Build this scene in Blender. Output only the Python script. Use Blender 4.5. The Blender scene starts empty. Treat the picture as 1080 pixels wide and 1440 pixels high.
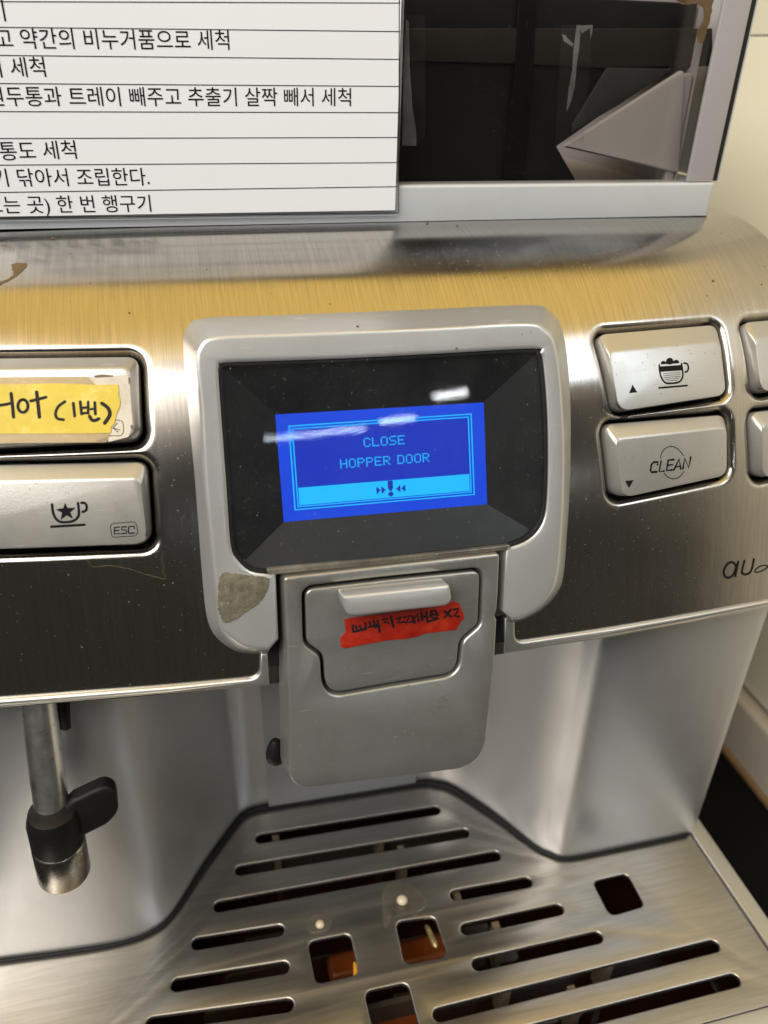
import bpy, math, random
import numpy as np
from mathutils import Vector, Matrix
from mathutils.geometry import tessellate_polygon

random.seed(7)
rng = np.random.default_rng(7)
scene = bpy.context.scene

# ------------------------------------------------------------------ camera
XC = 0.0505                       # machine centre line -> x = 0
F_PX = 1110.09                    # focal length in photo pixels (1080 wide)
CAM_M = np.array([[0.97107681, -0.23745633, 0.02498626],
                  [-0.09886972, -0.49515323, -0.86316167],
                  [0.21733523, 0.8357259, -0.50430906]])   # rows: right, down, forward
CAM = np.array([-XC, 0.0, 0.314])
cam_data = bpy.data.cameras.new('camera')
cam = bpy.data.objects.new('camera', cam_data)
scene.collection.objects.link(cam)
r_, d_, f_ = [Vector(v) for v in CAM_M]
cam.matrix_world = Matrix(((r_.x, -d_.x, -f_.x, CAM[0]), (r_.y, -d_.y, -f_.y, CAM[1]),
                           (r_.z, -d_.z, -f_.z, CAM[2]), (0, 0, 0, 1)))
cam_data.sensor_fit = 'HORIZONTAL'
cam_data.sensor_width = 36.0
cam_data.lens = F_PX / 1080 * 36.0
cam_data.clip_start = 0.01
cam_data.clip_end = 50
cam_data.dof.use_dof = True
cam_data.dof.focus_distance = 0.250
cam_data.dof.aperture_fstop = cam_data.lens / 2.6
scene.camera = cam

# ------------------------------------------------------------------ world and lamps
world = bpy.data.worlds.new('World')
scene.world = world
world.use_nodes = True
bg = world.node_tree.nodes['Background']
bg.inputs[0].default_value = (1.0, 0.93, 0.84, 1)
bg.inputs[1].default_value = 0.05


def area(name, loc, target, sx, sy, watts, color):
    l = bpy.data.lights.new(name, 'AREA')
    l.shape = 'RECTANGLE'; l.size = sx; l.size_y = sy; l.energy = watts; l.color = color
    o = bpy.data.objects.new(name, l)
    o.location = loc
    o.rotation_euler = (Vector(target) - Vector(loc)).to_track_quat('-Z', 'Y').to_euler()
    scene.collection.objects.link(o)
    return o


area('ceiling_lamp_warm', (0.15, 0.14, 1.35), (0.15, 0.14, 0.2), 2.0, 0.92, 7.4, (1.0, 0.68, 0.17))
area('ceiling_panel', (0.0, -1.3, 1.9), (0.0, 0.2, 0.2), 2.6, 1.5, 5.5, (1.0, 0.86, 0.64))
area('left_key_lamp', (-1.15, -0.65, 1.50), (0.0, 0.22, 0.15), 1.6, 1.2, 50, (1.0, 0.965, 0.915))  # broad lamp added at front left for an unseen source
area('ceiling_tube', (0.92, -2.45, 0.95), (0.0, 0.2, 0.2), 0.13, 0.022, 0.5, (0.95, 0.98, 1.0))
area('second_glint_lamp', (0.72, -2.55, 0.89), (0.0, 0.2, 0.2), 0.14, 0.016, 0.25, (0.95, 0.98, 1.0))  # extra lamp added to make the second highlight on the lens
area('ceiling_tube_cool', (0.35, -2.3, 0.80), (0.0, 0.2, 0.2), 0.36, 0.010, 0.5, (0.75, 0.9, 1.0))
area('side_lamp_cool', (1.0, -0.9, 1.7), (0.1, 0.2, 0.1), 0.6, 0.8, 9, (0.76, 0.87, 1.0))

scene.view_settings.view_transform = 'Standard'
scene.view_settings.look = 'None'
scene.view_settings.exposure = 0.0
scene.view_settings.gamma = 1.0
scene.view_settings.use_curve_mapping = False
scene.cycles.max_bounces = 10
scene.cycles.transparent_max_bounces = 12
scene.cycles.use_denoising = True
scene.cycles.caustics_reflective = False
scene.cycles.caustics_refractive = False

# ------------------------------------------------------------------ geometry helpers


def ray(p):
    return CAM_M.T @ np.array([p[0] - 540.0, p[1] - 720.0, F_PX])


def depth_scale(P):
    """metres per photo pixel at point P"""
    return float(CAM_M[2] @ (np.asarray(P) - CAM)) / F_PX


class Plane:
    def __init__(s, o, u, n):
        s.o = np.array(o, float); s.n = np.array(n, float); s.n /= np.linalg.norm(s.n)
        u = np.array(u, float); u -= s.n * (u @ s.n); s.u = u / np.linalg.norm(u)
        s.v = np.cross(s.n, s.u)

    def px(s, p, off=0.0):
        d = ray(p); o = s.o + s.n * off
        return CAM + d * ((o - CAM) @ s.n / (d @ s.n))

    def uv(s, p, off=0.0):
        q = s.px(p, off) - s.o
        return (float(q @ s.u), float(q @ s.v))

    def pt(s, u, v, w=0.0):
        return s.o + s.u * u + s.v * v + s.n * w

    def map(s):
        return lambda u, v, w: s.pt(u, v, w)


TRAY = Plane((0, 0, 0), (1, 0, 0), (0, 0, 1))

# control panel: curved section (leaning front rolling over to the flat top), bowed in plan
S1, R2, TH0, TH1 = 0.082, 0.0785, math.radians(12), math.radians(27)
Y0, Z0 = 0.187, 0.142
DS = 0.0005
_s, _y, _z, _t = [0.0], [Y0], [Z0], [TH0]
S_ARC = R2 * (math.pi / 2 - TH1)
S_END = S1 + S_ARC + 0.11
while _s[-1] < S_END:
    s = _s[-1] + DS
    if s < S1: th = TH0 + (TH1 - TH0) * s / S1
    elif s < S1 + S_ARC: th = TH1 + (s - S1) / R2
    else: th = math.pi / 2
    _s.append(s); _t.append(th)
    _y.append(_y[-1] + DS * math.sin(th)); _z.append(_z[-1] + DS * math.cos(th))
PS, PY, PZ, PT = map(np.array, (_s, _y, _z, _t))
ZTOP = float(PZ[-1])


def bow(x):
    return 0.40 * x * x - 0.025 * x


def P3(x, s, w=0.0):
    y = np.interp(s, PS, PY); z = np.interp(s, PS, PZ); t = np.interp(s, PS, PT)
    if s < 0:
        y += s * math.sin(TH0); z += s * math.cos(TH0)
    return np.array([x, y + bow(x) - math.cos(t) * w, z + math.sin(t) * w])


def panel_hit(p, w=0.0):
    """photo pixel -> (x, s) on the control panel"""
    d = ray(p); d = d / np.linalg.norm(d)

    def sd(t):
        q = CAM + d * t
        yy = q[1] - bow(q[0])
        k = np.argmin((PY - yy) ** 2 + (PZ - q[2]) ** 2)
        return (yy - PY[k]) * -math.cos(PT[k]) + (q[2] - PZ[k]) * math.sin(PT[k]) - w, k, q
    a, b = 0.12, 0.6
    t = a
    while t < b and sd(t)[0] > 0: t += 0.004
    lo, hi = t - 0.004, t
    for _ in range(30):
        m = (lo + hi) / 2
        if sd(m)[0] > 0: lo = m
        else: hi = m
    v, k, q = sd(hi)
    ds = (q[1] - bow(q[0]) - PY[k]) * math.sin(PT[k]) + (q[2] - PZ[k]) * math.cos(PT[k])
    return float(q[0]), float(PS[k] + ds)


def panel_pt(p, w=0.0):
    x, s = panel_hit(p)
    return P3(x, s, w)


# ------------------------------------------------------------------ mesh helpers
ALL = {}


def mk(name, verts, faces, mat, parent=None, smooth=True, uv=None, label=None, mats=None, fmat=None, angle=40):
    me = bpy.data.meshes.new(name)
    me.from_pydata([tuple(map(float, v)) for v in verts], [], [tuple(f) for f in faces])
    me.update()
    if mats:
        for m in mats: me.materials.append(m)
        me.polygons.foreach_set('material_index', fmat)
    else:
        me.materials.append(mat)
    if uv is not None:
        lay = me.uv_layers.new(name='UVMap')
        li = np.zeros(len(me.loops), dtype=np.int32); me.loops.foreach_get('vertex_index', li)
        lay.data.foreach_set('uv', np.asarray(uv, dtype=np.float32)[li].ravel())
    if smooth:
        me.polygons.foreach_set('use_smooth', [True] * len(me.polygons))
        try: me.set_sharp_from_angle(angle=math.radians(angle))
        except Exception: pass
    ob = bpy.data.objects.new(name, me)
    scene.collection.objects.link(ob)
    if parent is not None:
        ob.parent = parent
        ob.matrix_parent_inverse = Matrix.Translation(-root_loc(parent))
    if label: ob['label'] = label
    return ob


def root_loc(o):
    v = Vector((0, 0, 0))
    if o.type == 'EMPTY': v = v + o.location
    return v


def empty(name, loc, label, cat, group=None):
    o = bpy.data.objects.new(name, None)
    o.empty_display_size = 0.02
    o.location = loc
    scene.collection.objects.link(o)
    o['label'] = label; o['category'] = cat
    if group: o['group'] = group
    return o


def part_empty(name, parent):
    o = bpy.data.objects.new(name, None)
    o.empty_display_size = 0.01
    scene.collection.objects.link(o)
    o.parent = parent
    o.matrix_parent_inverse = Matrix.Translation(-root_loc(parent))
    return o


def tag(o, label, cat, group=None):
    o['label'] = label; o['category'] = cat
    if group: o['group'] = group
    return o


def spline(pts, n=6, closed=True):
    pts = [np.asarray(p, float) for p in pts]
    N = len(pts); out = []
    rngk = range(N) if closed else range(N - 1)
    for i in rngk:
        if closed: a, b, c, d = pts[i - 1], pts[i], pts[(i + 1) % N], pts[(i + 2) % N]
        else: a, b, c, d = pts[max(i - 1, 0)], pts[i], pts[i + 1], pts[min(i + 2, N - 1)]
        for k in range(n):
            t = k / n
            out.append(0.5 * ((2 * b) + (c - a) * t + (2 * a - 5 * b + 4 * c - d) * t * t + (3 * b - a - 3 * c + d) * t ** 3))
    if not closed: out.append(pts[-1])
    return out


def rounded(pts, r, n=6):
    """round the corners of a closed polygon; r scalar or list"""
    pts = [np.asarray(p, float) for p in pts]; N = len(pts); out = []
    for i in range(N):
        rr = r[i] if hasattr(r, '__len__') else r
        a, b, c = pts[i - 1], pts[i], pts[(i + 1) % N]
        if rr <= 0: out.append(b); continue
        d1, d2 = a - b, c - b
        l1, l2 = np.linalg.norm(d1), np.linalg.norm(d2)
        d1, d2 = d1 / l1, d2 / l2
        ang = math.acos(max(-1, min(1, float(d1 @ d2))))
        tl = min(rr / math.tan(ang / 2), l1 * 0.48, l2 * 0.48)
        p1, p2 = b + d1 * tl, b + d2 * tl
        for k in range(n + 1):
            t = k / n
            out.append((1 - t) ** 2 * p1 + 2 * t * (1 - t) * (b * 0.86 + (p1 + p2) * 0.07) + t * t * p2)
    return out


def area2(l):
    l = np.asarray(l); x, y = l[:, 0], l[:, 1]
    return 0.5 * float(np.sum(x * np.roll(y, -1) - np.roll(x, -1) * y))


def offset(loop, d):
    """offset a closed 2D loop outward by d"""
    l = np.asarray(loop, float)
    if area2(l) < 0: d = -d
    e = np.roll(l, -1, 0) - l
    L = np.linalg.norm(e, axis=1, keepdims=True); L[L < 1e-12] = 1e-12
    e = e / L
    nrm = np.stack([e[:, 1], -e[:, 0]], 1)
    b = nrm + np.roll(nrm, 1, 0)
    bl = np.linalg.norm(b, axis=1, keepdims=True); bl[bl < 1e-9] = 1
    b = b / bl
    c = np.maximum(np.sum(b * nrm, 1, keepdims=True), 0.5)
    return l + b * (d / c)


def densify(loop, step):
    out = []
    N = len(loop)
    for i in range(N):
        a, b = np.asarray(loop[i], float), np.asarray(loop[(i + 1) % N], float)
        k = max(1, int(np.linalg.norm(b - a) / step))
        for j in range(k): out.append(a + (b - a) * j / k)
    return out


def plate(name, outer, holes, mapf, top, bottom, bevel, mat, parent=None, hole_bevel=None, draft=0.0, back=True, bsteps=3, label=None, uvs=True):
    """a plate with rounded edges; outer and holes are 2D loops, mapf(u,v,w) -> xyz"""
    V, Fc, UV = [], [], []
    fronts, backs = [], []

    def add(loop2, w):
        i0 = len(V)
        for q in loop2:
            V.append(mapf(q[0], q[1], w)); UV.append((q[0], q[1]))
        return list(range(i0, i0 + len(loop2)))

    for li, loop in enumerate([outer] + list(holes)):
        loop = np.asarray(loop, float)
        if area2(loop) < 0: loop = loop[::-1]
        sgn = 1 if li == 0 else -1
        bv = bevel if li == 0 else (hole_bevel if hole_bevel is not None else bevel)
        rows = []
        for k in range(bsteps + 1):
            a = math.pi / 2 * k / bsteps
            ins = bv * (1 - math.sin(a)); dw = bv * (1 - math.cos(a))
            rows.append((offset(loop, -sgn * ins), top - dw))
        rows.append((offset(loop, sgn * draft), bottom))
        if bv <= 0: rows = [(loop, top), (offset(loop, sgn * draft), bottom)]
        ids = [add(l, w) for l, w in rows]
        fronts.append((ids[0], rows[0][0])); backs.append((ids[-1], rows[-1][0]))
        n = len(loop)
        for a, b in zip(ids[:-1], ids[1:]):
            for i in range(n):
                j = (i + 1) % n
                Fc.append((a[i], b[i], b[j], a[j]) if sgn > 0 else (a[j], b[j], b[i], a[i]))
    for grp, flip in ((fronts, False),) + (((backs, True),) if back else ()):
        ids = sum([g[0] for g in grp], [])
        polys = [[Vector((q[0], q[1], 0)) for q in g[1]] for g in grp]
        flat = np.concatenate([np.asarray(g[1]) for g in grp])
        for t in tessellate_polygon(polys):
            a, b, c = flat[t[0]], flat[t[1]], flat[t[2]]
            cr = (b[0] - a[0]) * (c[1] - a[1]) - (b[1] - a[1]) * (c[0] - a[0])
            if abs(cr) < 1e-16: continue
            tt = t if (cr > 0) != flip else t[::-1]
            Fc.append(tuple(ids[k] for k in tt))
    return mk(name, V, Fc, mat, parent, True, UV, label, angle=35)


def loft(name, loops, mat, parent=None, cap0=True, cap1=True, smooth=True, angle=40, label=None):
    V, Fc = [], []
    n = len(loops[0])
    for l in loops: V += list(l)
    for k in range(len(loops) - 1):
        for i in range(n):
            j = (i + 1) % n
            Fc.append((k * n + i, k * n + j, (k + 1) * n + j, (k + 1) * n + i))
    if cap0: Fc.append(tuple(range(n))[::-1])
    if cap1: Fc.append(tuple((len(loops) - 1) * n + i for i in range(n)))
    return mk(name, V, Fc, mat, parent, smooth, None, label, angle=angle)


def box(name, a, b, mat, parent=None, bev=0.0):
    (x0, y0, z0), (x1, y1, z1) = a, b
    return plate(name, rounded([(x0, y0), (x1, y0), (x1, y1), (x0, y1)], bev * 1.0, 4) if bev else [(x0, y0), (x1, y0), (x1, y1), (x0, y1)],
                 [], lambda u, v, w: np.array([u, v, w]), z1, z0, bev, mat, parent)


def tube(name, pts, rad, mat, parent=None, n=14, closed=False):
    pts = [np.asarray(p, float) for p in pts]
    loops = []
    up = np.array([0.13, 0.21, 0.97])
    N = len(pts)
    for i, p in enumerate(pts):
        t = pts[min(i + 1, N - 1)] - pts[max(i - 1, 0)]
        t = t / np.linalg.norm(t)
        if abs(t @ up) > 0.9: u0 = np.array([1.0, 0, 0])
        else: u0 = up
        a = np.cross(t, u0); a /= np.linalg.norm(a); b = np.cross(t, a)
        r = rad[i] if hasattr(rad, '__len__') else rad
        loops.append([p + r * (a * math.cos(q) + b * math.sin(q)) for q in np.linspace(0, 2 * math.pi, n, endpoint=False)])
    return loft(name, loops, mat, parent)


def ribbons(name, strokes, pos, nrm, mat, parent=None, thick=0.00003, polys=()):
    """flat pen strokes: [(px points, width px)]; pos(px)->xyz on the surface, nrm = surface normal (array or function)"""
    V, Fc = [], []
    lift = 0.0
    for pts, w in strokes:
        lift += 0.000004
        Q = [np.asarray(pos(p)) for p in pts]
        n0 = nrm(Q[0]) if callable(nrm) else nrm
        Q = [q + n0 * (thick + lift) for q in Q]
        hw = w * 0.5 * depth_scale(Q[0])
        L, Rr = [], []
        N = len(Q)
        closed = N > 3 and np.linalg.norm(np.asarray(pts[0], float) - np.asarray(pts[-1], float)) < 0.01
        for i in range(N):
            if closed: t = Q[(i + 1) % N if i < N - 1 else 1] - Q[i - 1 if i > 0 else N - 2]
            else: t = Q[min(i + 1, N - 1)] - Q[max(i - 1, 0)]
            ln = np.linalg.norm(t); t = t / ln if ln > 0 else np.array([1., 0, 0])
            sd = np.cross(n0, t); L.append(Q[i] + sd * hw); Rr.append(Q[i] - sd * hw)
            if not closed and i in (0, N - 1):
                tip = Q[i] + t * hw * (1 if i else -1)
                (endcaps if False else None)
                if i == 0: c0 = [Q[i] - t * hw * 0.7 + sd * hw * 0.7, Q[i] - t * hw, Q[i] - t * hw * 0.7 - sd * hw * 0.7]
                else: c1 = [Q[i] + t * hw * 0.7 - sd * hw * 0.7, Q[i] + t * hw, Q[i] + t * hw * 0.7 + sd * hw * 0.7]
        b = len(V); V += L + Rr
        for i in range(N - 1): Fc.append((b + i, b + N + i, b + N + i + 1, b + i + 1))
        if not closed:
            k = len(V); V += c0; Fc.append((b, k, k + 1, k + 2, b + N))
            k = len(V); V += c1; Fc.append((b + 2 * N - 1, k, k + 1, k + 2, b + N - 1))
    for pts in polys:
        lift += 0.000004
        Q = [np.asarray(pos(p)) for p in pts]
        n0 = nrm(Q[0]) if callable(nrm) else nrm
        b = len(V); V += [q + n0 * (thick + lift) for q in Q]
        fl = [Vector((p[0], p[1], 0)) for p in pts]
        for t in tessellate_polygon([fl]): Fc.append(tuple(b + k for k in t))
    return mk(name, V, Fc, mat, parent, False)


def zoomed(scale, ox, oy):
    return lambda x, y: (ox + x / scale, oy + y / scale)


def text_mesh(body):
    c = bpy.data.curves.new('text', 'FONT'); c.body = body; c.size = 1.0
    o = bpy.data.objects.new('text', c); scene.collection.objects.link(o)
    dg = bpy.context.evaluated_depsgraph_get(); dg.update()
    me = bpy.data.meshes.new_from_object(o.evaluated_get(dg))
    bpy.data.objects.remove(o)
    V = np.array([v.co[:] for v in me.vertices]); Fc = [tuple(p.vertices) for p in me.polygons]
    bpy.data.meshes.remove(me)
    return V, Fc


# ------------------------------------------------------------------ materials


def new_mat(name):
    m = bpy.data.materials.new(name); m.use_nodes = True
    nt = m.node_tree
    return m, nt, nt.nodes['Principled BSDF'], nt.nodes['Material Output']


def N(nt, typ, **kw):
    n = nt.nodes.new(typ)
    for k, v in kw.items():
        if k.startswith('in_'):
            key = k[3:]
            n.inputs[int(key) if key.isdigit() else key.replace('_', ' ')].default_value = v
        else: setattr(n, k, v)
    return n


def ramp(nt, fac, stops):
    r = nt.nodes.new('ShaderNodeValToRGB')
    cr = r.color_ramp
    while len(cr.elements) < len(stops): cr.elements.new(0.5)
    for e, (p, c) in zip(cr.elements, stops):
        e.position = p; e.color = c if len(c) == 4 else (*c, 1)
    nt.links.new(fac, r.inputs[0])
    return r.outputs[0]


def mixc(nt, fac, a, b, mode='MIX'):
    m = nt.nodes.new('ShaderNodeMix'); m.data_type = 'RGBA'; m.blend_type = mode
    for sock, v in ((m.inputs[0], fac), (m.inputs[6], a), (m.inputs[7], b)):
        if isinstance(v, bpy.types.NodeSocket): nt.links.new(v, sock)
        elif isinstance(v, (int, float)): sock.default_value = v
        else: sock.default_value = (*v, 1) if len(v) == 3 else v
    return m.outputs[2]


def tex_noise(nt, coord, scale=(1, 1, 1), nscale=1.0, detail=3, rough=0.55):
    mp = N(nt, 'ShaderNodeMapping'); mp.inputs['Scale'].default_value = scale
    nt.links.new(coord, mp.inputs[0])
    n = N(nt, 'ShaderNodeTexNoise'); n.inputs['Scale'].default_value = nscale
    n.inputs['Detail'].default_value = detail; n.inputs['Roughness'].default_value = rough
    nt.links.new(mp.outputs[0], n.inputs[0])
    return n.outputs['Fac']


def plain(name, col, rough=0.5, metal=0.0, spec=0.5, bump=0.0, bscale=400, var=0.0, vscale=60, speck=0.0, coat=0.0, dirt=None, scratch=0.0):
    m, nt, b, out = new_mat(name)
    tc = N(nt, 'ShaderNodeTexCoord').outputs['Object']
    b.inputs['Base Color'].default_value = (*col, 1); b.inputs['Roughness'].default_value = rough
    b.inputs['Metallic'].default_value = metal; b.inputs['Specular IOR Level'].default_value = spec
    b.inputs['Coat Weight'].default_value = coat
    c = None
    if var > 0:
        n1 = tex_noise(nt, tc, nscale=vscale, detail=5)
        c = mixc(nt, n1, [v * (1 - var) for v in col], [min(1, v * (1 + var)) for v in col])
        r = N(nt, 'ShaderNodeMapRange'); r.inputs[3].default_value = max(0.02, rough - 0.10); r.inputs[4].default_value = rough + 0.10
        nt.links.new(tex_noise(nt, tc, nscale=vscale * 1.7, detail=6, rough=0.7), r.inputs[0]); nt.links.new(r.outputs[0], b.inputs['Roughness'])
    if dirt:
        dcol, amount, dscale = dirt
        dm = ramp(nt, tex_noise(nt, tc, nscale=dscale, detail=8, rough=0.72), [(0.5, (0, 0, 0)), (0.78, (amount,) * 3)])
        c = mixc(nt, dm, c if c else col, dcol)
    if scratch > 0:
        for ang in (0.5, -0.9, 1.9):
            mp = N(nt, 'ShaderNodeMapping'); mp.inputs['Rotation'].default_value = (0.3, ang, 0.2); mp.inputs['Scale'].default_value = (60, 60, 1500)
            nt.links.new(tc, mp.inputs[0])
            nn = N(nt, 'ShaderNodeTexNoise'); nn.inputs['Scale'].default_value = 1.0; nn.inputs['Detail'].default_value = 2
            nt.links.new(mp.outputs[0], nn.inputs[0])
            sm_ = ramp(nt, nn.outputs['Fac'], [(0.735, (0, 0, 0)), (0.77, (scratch,) * 3)])
            c = mixc(nt, sm_, c if c else col, [min(1, v * 1.9 + 0.08) for v in col])
    if speck > 0:
        sm = ramp(nt, tex_noise(nt, tc, nscale=1500, detail=1, rough=0.5), [(0.72, (0, 0, 0)), (0.78, (speck,) * 3)])
        c = mixc(nt, sm, c if c else col, (0.75, 0.72, 0.66))
    if c is not None: nt.links.new(c, b.inputs['Base Color'])
    if bump > 0:
        bp = N(nt, 'ShaderNodeBump'); bp.inputs['Strength'].default_value = bump; bp.inputs['Distance'].default_value = 0.0002
        nt.links.new(tex_noise(nt, tc, nscale=bscale, detail=4), bp.inputs['Height']); nt.links.new(bp.outputs[0], b.inputs['Normal'])
    return m


def steel(name, col, rough, aniso, along='V', uvmap=True, speck=0.5, line=0.5, stain=0.25, fine=1500):
    """brushed stainless; brush lines run along UV axis `along`"""
    m, nt, b, out = new_mat(name)
    t = N(nt, 'ShaderNodeTexCoord')
    tc = t.outputs['UV'] if uvmap else t.outputs['Object']
    sc = (fine, 60, 60) if along == 'V' else (60, fine, 60)
    sc2 = (fine * 0.4, 25, 25) if along == 'V' else (25, fine * 0.4, 25)
    n1 = tex_noise(nt, tc, scale=sc, detail=2)
    n2 = tex_noise(nt, tc, scale=sc2, detail=3)
    mixn = N(nt, 'ShaderNodeMath', operation='ADD'); nt.links.new(n1, mixn.inputs[0]); nt.links.new(n2, mixn.inputs[1])
    half = N(nt, 'ShaderNodeMath', operation='MULTIPLY'); nt.links.new(mixn.outputs[0], half.inputs[0]); half.inputs[1].default_value = 0.5
    h = half.outputs[0]
    k = 1 - 0.45 * line
    c = ramp(nt, h, [(0.36, [v * k for v in col]), (0.64, [min(1, v * (1 + 0.25 * line)) for v in col])])
    big = tex_noise(nt, tc, nscale=22, detail=2, rough=0.5)
    sm = ramp(nt, big, [(0.52, (0, 0, 0)), (0.75, (stain,) * 3)])
    c = mixc(nt, sm, c, (0.30, 0.23, 0.15))
    dust = ramp(nt, tex_noise(nt, tc, nscale=1300, detail=1), [(0.735, (0, 0, 0)), (0.78, (speck,) * 3)])
    c = mixc(nt, dust, c, (0.7, 0.66, 0.58))
    nt.links.new(c, b.inputs['Base Color'])
    b.inputs['Metallic'].default_value = 1.0
    rr = N(nt, 'ShaderNodeMapRange'); rr.inputs[1].default_value = 0.3; rr.inputs[2].default_value = 0.75
    rr.inputs[3].default_value = rough - 0.03; rr.inputs[4].default_value = rough + 0.05
    nt.links.new(big, rr.inputs[0])
    dr = N(nt, 'ShaderNodeMath', operation='ADD'); nt.links.new(rr.outputs[0], dr.inputs[0]); nt.links.new(dust, dr.inputs[1])
    nt.links.new(dr.outputs[0], b.inputs['Roughness'])
    b.inputs['Anisotropic'].default_value = aniso
    if uvmap:
        tg = N(nt, 'ShaderNodeTangent', direction_type='UV_MAP'); tg.uv_map = 'UVMap'
        nt.links.new(tg.outputs[0], b.inputs['Tangent'])
        b.inputs['Anisotropic Rotation'].default_value = 0.0 if along == 'V' else 0.25
    bp = N(nt, 'ShaderNodeBump'); bp.inputs['Strength'].default_value = 0.22 * line; bp.inputs['Distance'].default_value = 0.00006
    nt.links.new(h, bp.inputs['Height']); nt.links.new(bp.outputs[0], b.inputs['Normal'])
    return m


def clear(name, tint=(1, 1, 1), rough=0.03, ior=1.45, dust=0.0, haze=0.0, hazecol=(0.7, 0.7, 0.68)):
    """clear or smoked sheet: tinted see-through with a Fresnel gloss, plus dust"""
    m, nt, b, out = new_mat(name)
    nt.nodes.remove(b)
    tc = N(nt, 'ShaderNodeTexCoord').outputs['Object']
    tr = N(nt, 'ShaderNodeBsdfTransparent'); tr.inputs[0].default_value = (*tint, 1)
    gl = N(nt, 'ShaderNodeBsdfGlossy'); gl.inputs['Roughness'].default_value = rough
    rr = N(nt, 'ShaderNodeMapRange'); rr.inputs[3].default_value = rough * 0.6; rr.inputs[4].default_value = rough * 2.2
    nt.links.new(tex_noise(nt, tc, nscale=90, detail=6, rough=0.7), rr.inputs[0]); nt.links.new(rr.outputs[0], gl.inputs['Roughness'])
    lw = N(nt, 'ShaderNodeLayerWeight'); lw.inputs[0].default_value = 0.5      # same from both sides
    pw = N(nt, 'ShaderNodeMath', operation='POWER'); nt.links.new(lw.outputs['Facing'], pw.inputs[0]); pw.inputs[1].default_value = 5.0
    f0 = ((ior - 1) / (ior + 1)) ** 2
    fr = N(nt, 'ShaderNodeMath', operation='MULTIPLY_ADD'); nt.links.new(pw.outputs[0], fr.inputs[0]); fr.inputs[1].default_value = 1 - f0; fr.inputs[2].default_value = f0
    mx = N(nt, 'ShaderNodeMixShader'); nt.links.new(fr.outputs[0], mx.inputs[0]); nt.links.new(tr.outputs[0], mx.inputs[1]); nt.links.new(gl.outputs[0], mx.inputs[2])
    res = mx.outputs[0]
    if dust > 0 or haze > 0:
        df = N(nt, 'ShaderNodeBsdfDiffuse'); df.inputs[0].default_value = (*hazecol, 1)
        dm = ramp(nt, tex_noise(nt, tc, nscale=1100, detail=2), [(0.66, (haze,) * 3), (0.76, (max(dust, haze),) * 3)])
        sm = ramp(nt, tex_noise(nt, tc, nscale=45, detail=6, rough=0.7), [(0.4, (0.3,) * 3), (0.7, (1, 1, 1))])
        ml = N(nt, 'ShaderNodeMath', operation='MULTIPLY'); nt.links.new(dm, ml.inputs[0]); nt.links.new(sm, ml.inputs[1])
        m2 = N(nt, 'ShaderNodeMixShader'); nt.links.new(ml.outputs[0], m2.inputs[0]); nt.links.new(res, m2.inputs[1]); nt.links.new(df.outputs[0], m2.inputs[2])
        res = m2.outputs[0]
    nt.links.new(res, out.inputs[0])
    return m


def emit(name, col, strength):
    m, nt, b, out = new_mat(name)
    b.inputs['Base Color'].default_value = (*[c * 0.1 for c in col], 1)
    b.inputs['Emission Color'].default_value = (*col, 1); b.inputs['Emission Strength'].default_value = strength
    b.inputs['Roughness'].default_value = 0.4
    return m


M = {}
M['steel'] = steel('brushed_steel_panel', (0.47, 0.44, 0.40), 0.21, 0.8, 'V', line=0.34, stain=0.08, fine=2600)
M['tray'] = steel('brushed_steel_tray', (0.47, 0.445, 0.41), 0.36, 0.35, 'U', speck=0.2, line=0.3, stain=0.25, fine=1100)
M['column'] = plain('satin_silver_column', (0.53, 0.53, 0.53), 0.39, 0.78, var=0.03, vscale=30, speck=0.12, bump=0.05, bscale=900)
M['bezel'] = plain('silver_plastic_bezel', (0.57, 0.57, 0.565), 0.33, 0.62, scratch=0.25, bump=0.10, bscale=1800, var=0.05, speck=0.22, dirt=((0.45, 0.40, 0.30), 0.22, 55))
M['button'] = plain('silver_plastic_button', (0.42, 0.41, 0.385), 0.32, 0.6, scratch=0.2, bump=0.10, bscale=1800, var=0.05, speck=0.25, dirt=((0.42, 0.36, 0.26), 0.25, 70))
M['door'] = plain('silver_grey_door', (0.39, 0.39, 0.375), 0.31, 0.75, scratch=0.6, bump=0.12, bscale=1500, var=0.09, speck=0.45, dirt=((0.26, 0.23, 0.16), 0.5, 45))
M['trim'] = plain('satin_metal_trim', (0.58, 0.57, 0.54), 0.38, 0.9, var=0.08, speck=0.2)
M['chrome'] = plain('polished_chrome', (0.97, 0.95, 0.91), 0.31, 1.0, var=0.05, vscale=120, dirt=((0.16, 0.12, 0.08), 0.6, 130))
M['tip'] = plain('worn_metal_tip', (0.46, 0.43, 0.38), 0.27, 1.0, var=0.25, vscale=160, dirt=((0.16, 0.12, 0.08), 0.7, 170))
M['rubber'] = plain('black_rubber', (0.008, 0.008, 0.008), 0.5, 0.0, 0.22, var=0.2, bump=0.15, bscale=500)
M['black'] = plain('black_plastic', (0.008, 0.008, 0.008), 0.5, 0.0, 0.3)
M['funnel'] = plain('black_satin_surround', (0.008, 0.0085, 0.0095), 0.42, 0.0, 0.35, var=0.1, speck=0.05)
M['lens'] = clear('clear_display_lens', (0.93, 0.95, 0.97), 0.02, 1.45, dust=0.12, haze=0.016)
M['lip'] = clear('clear_plastic_edge', (0.80, 0.78, 0.72), 0.10, 1.6, dust=0.4, haze=0.22, hazecol=(0.62, 0.58, 0.50))
M['lcd'] = emit('lcd_blue', (0.002, 0.06, 0.72), 0.95)
M['lcd_cyan'] = emit('lcd_cyan', (0.008, 0.50, 1.0), 1.0)
M['lcd_ink'] = emit('lcd_dark_blue', (0.004, 0.03, 0.40), 0.9)
M['lcd_window'] = emit('lcd_deep_blue', (0.004, 0.030, 0.50), 0.95)
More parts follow.
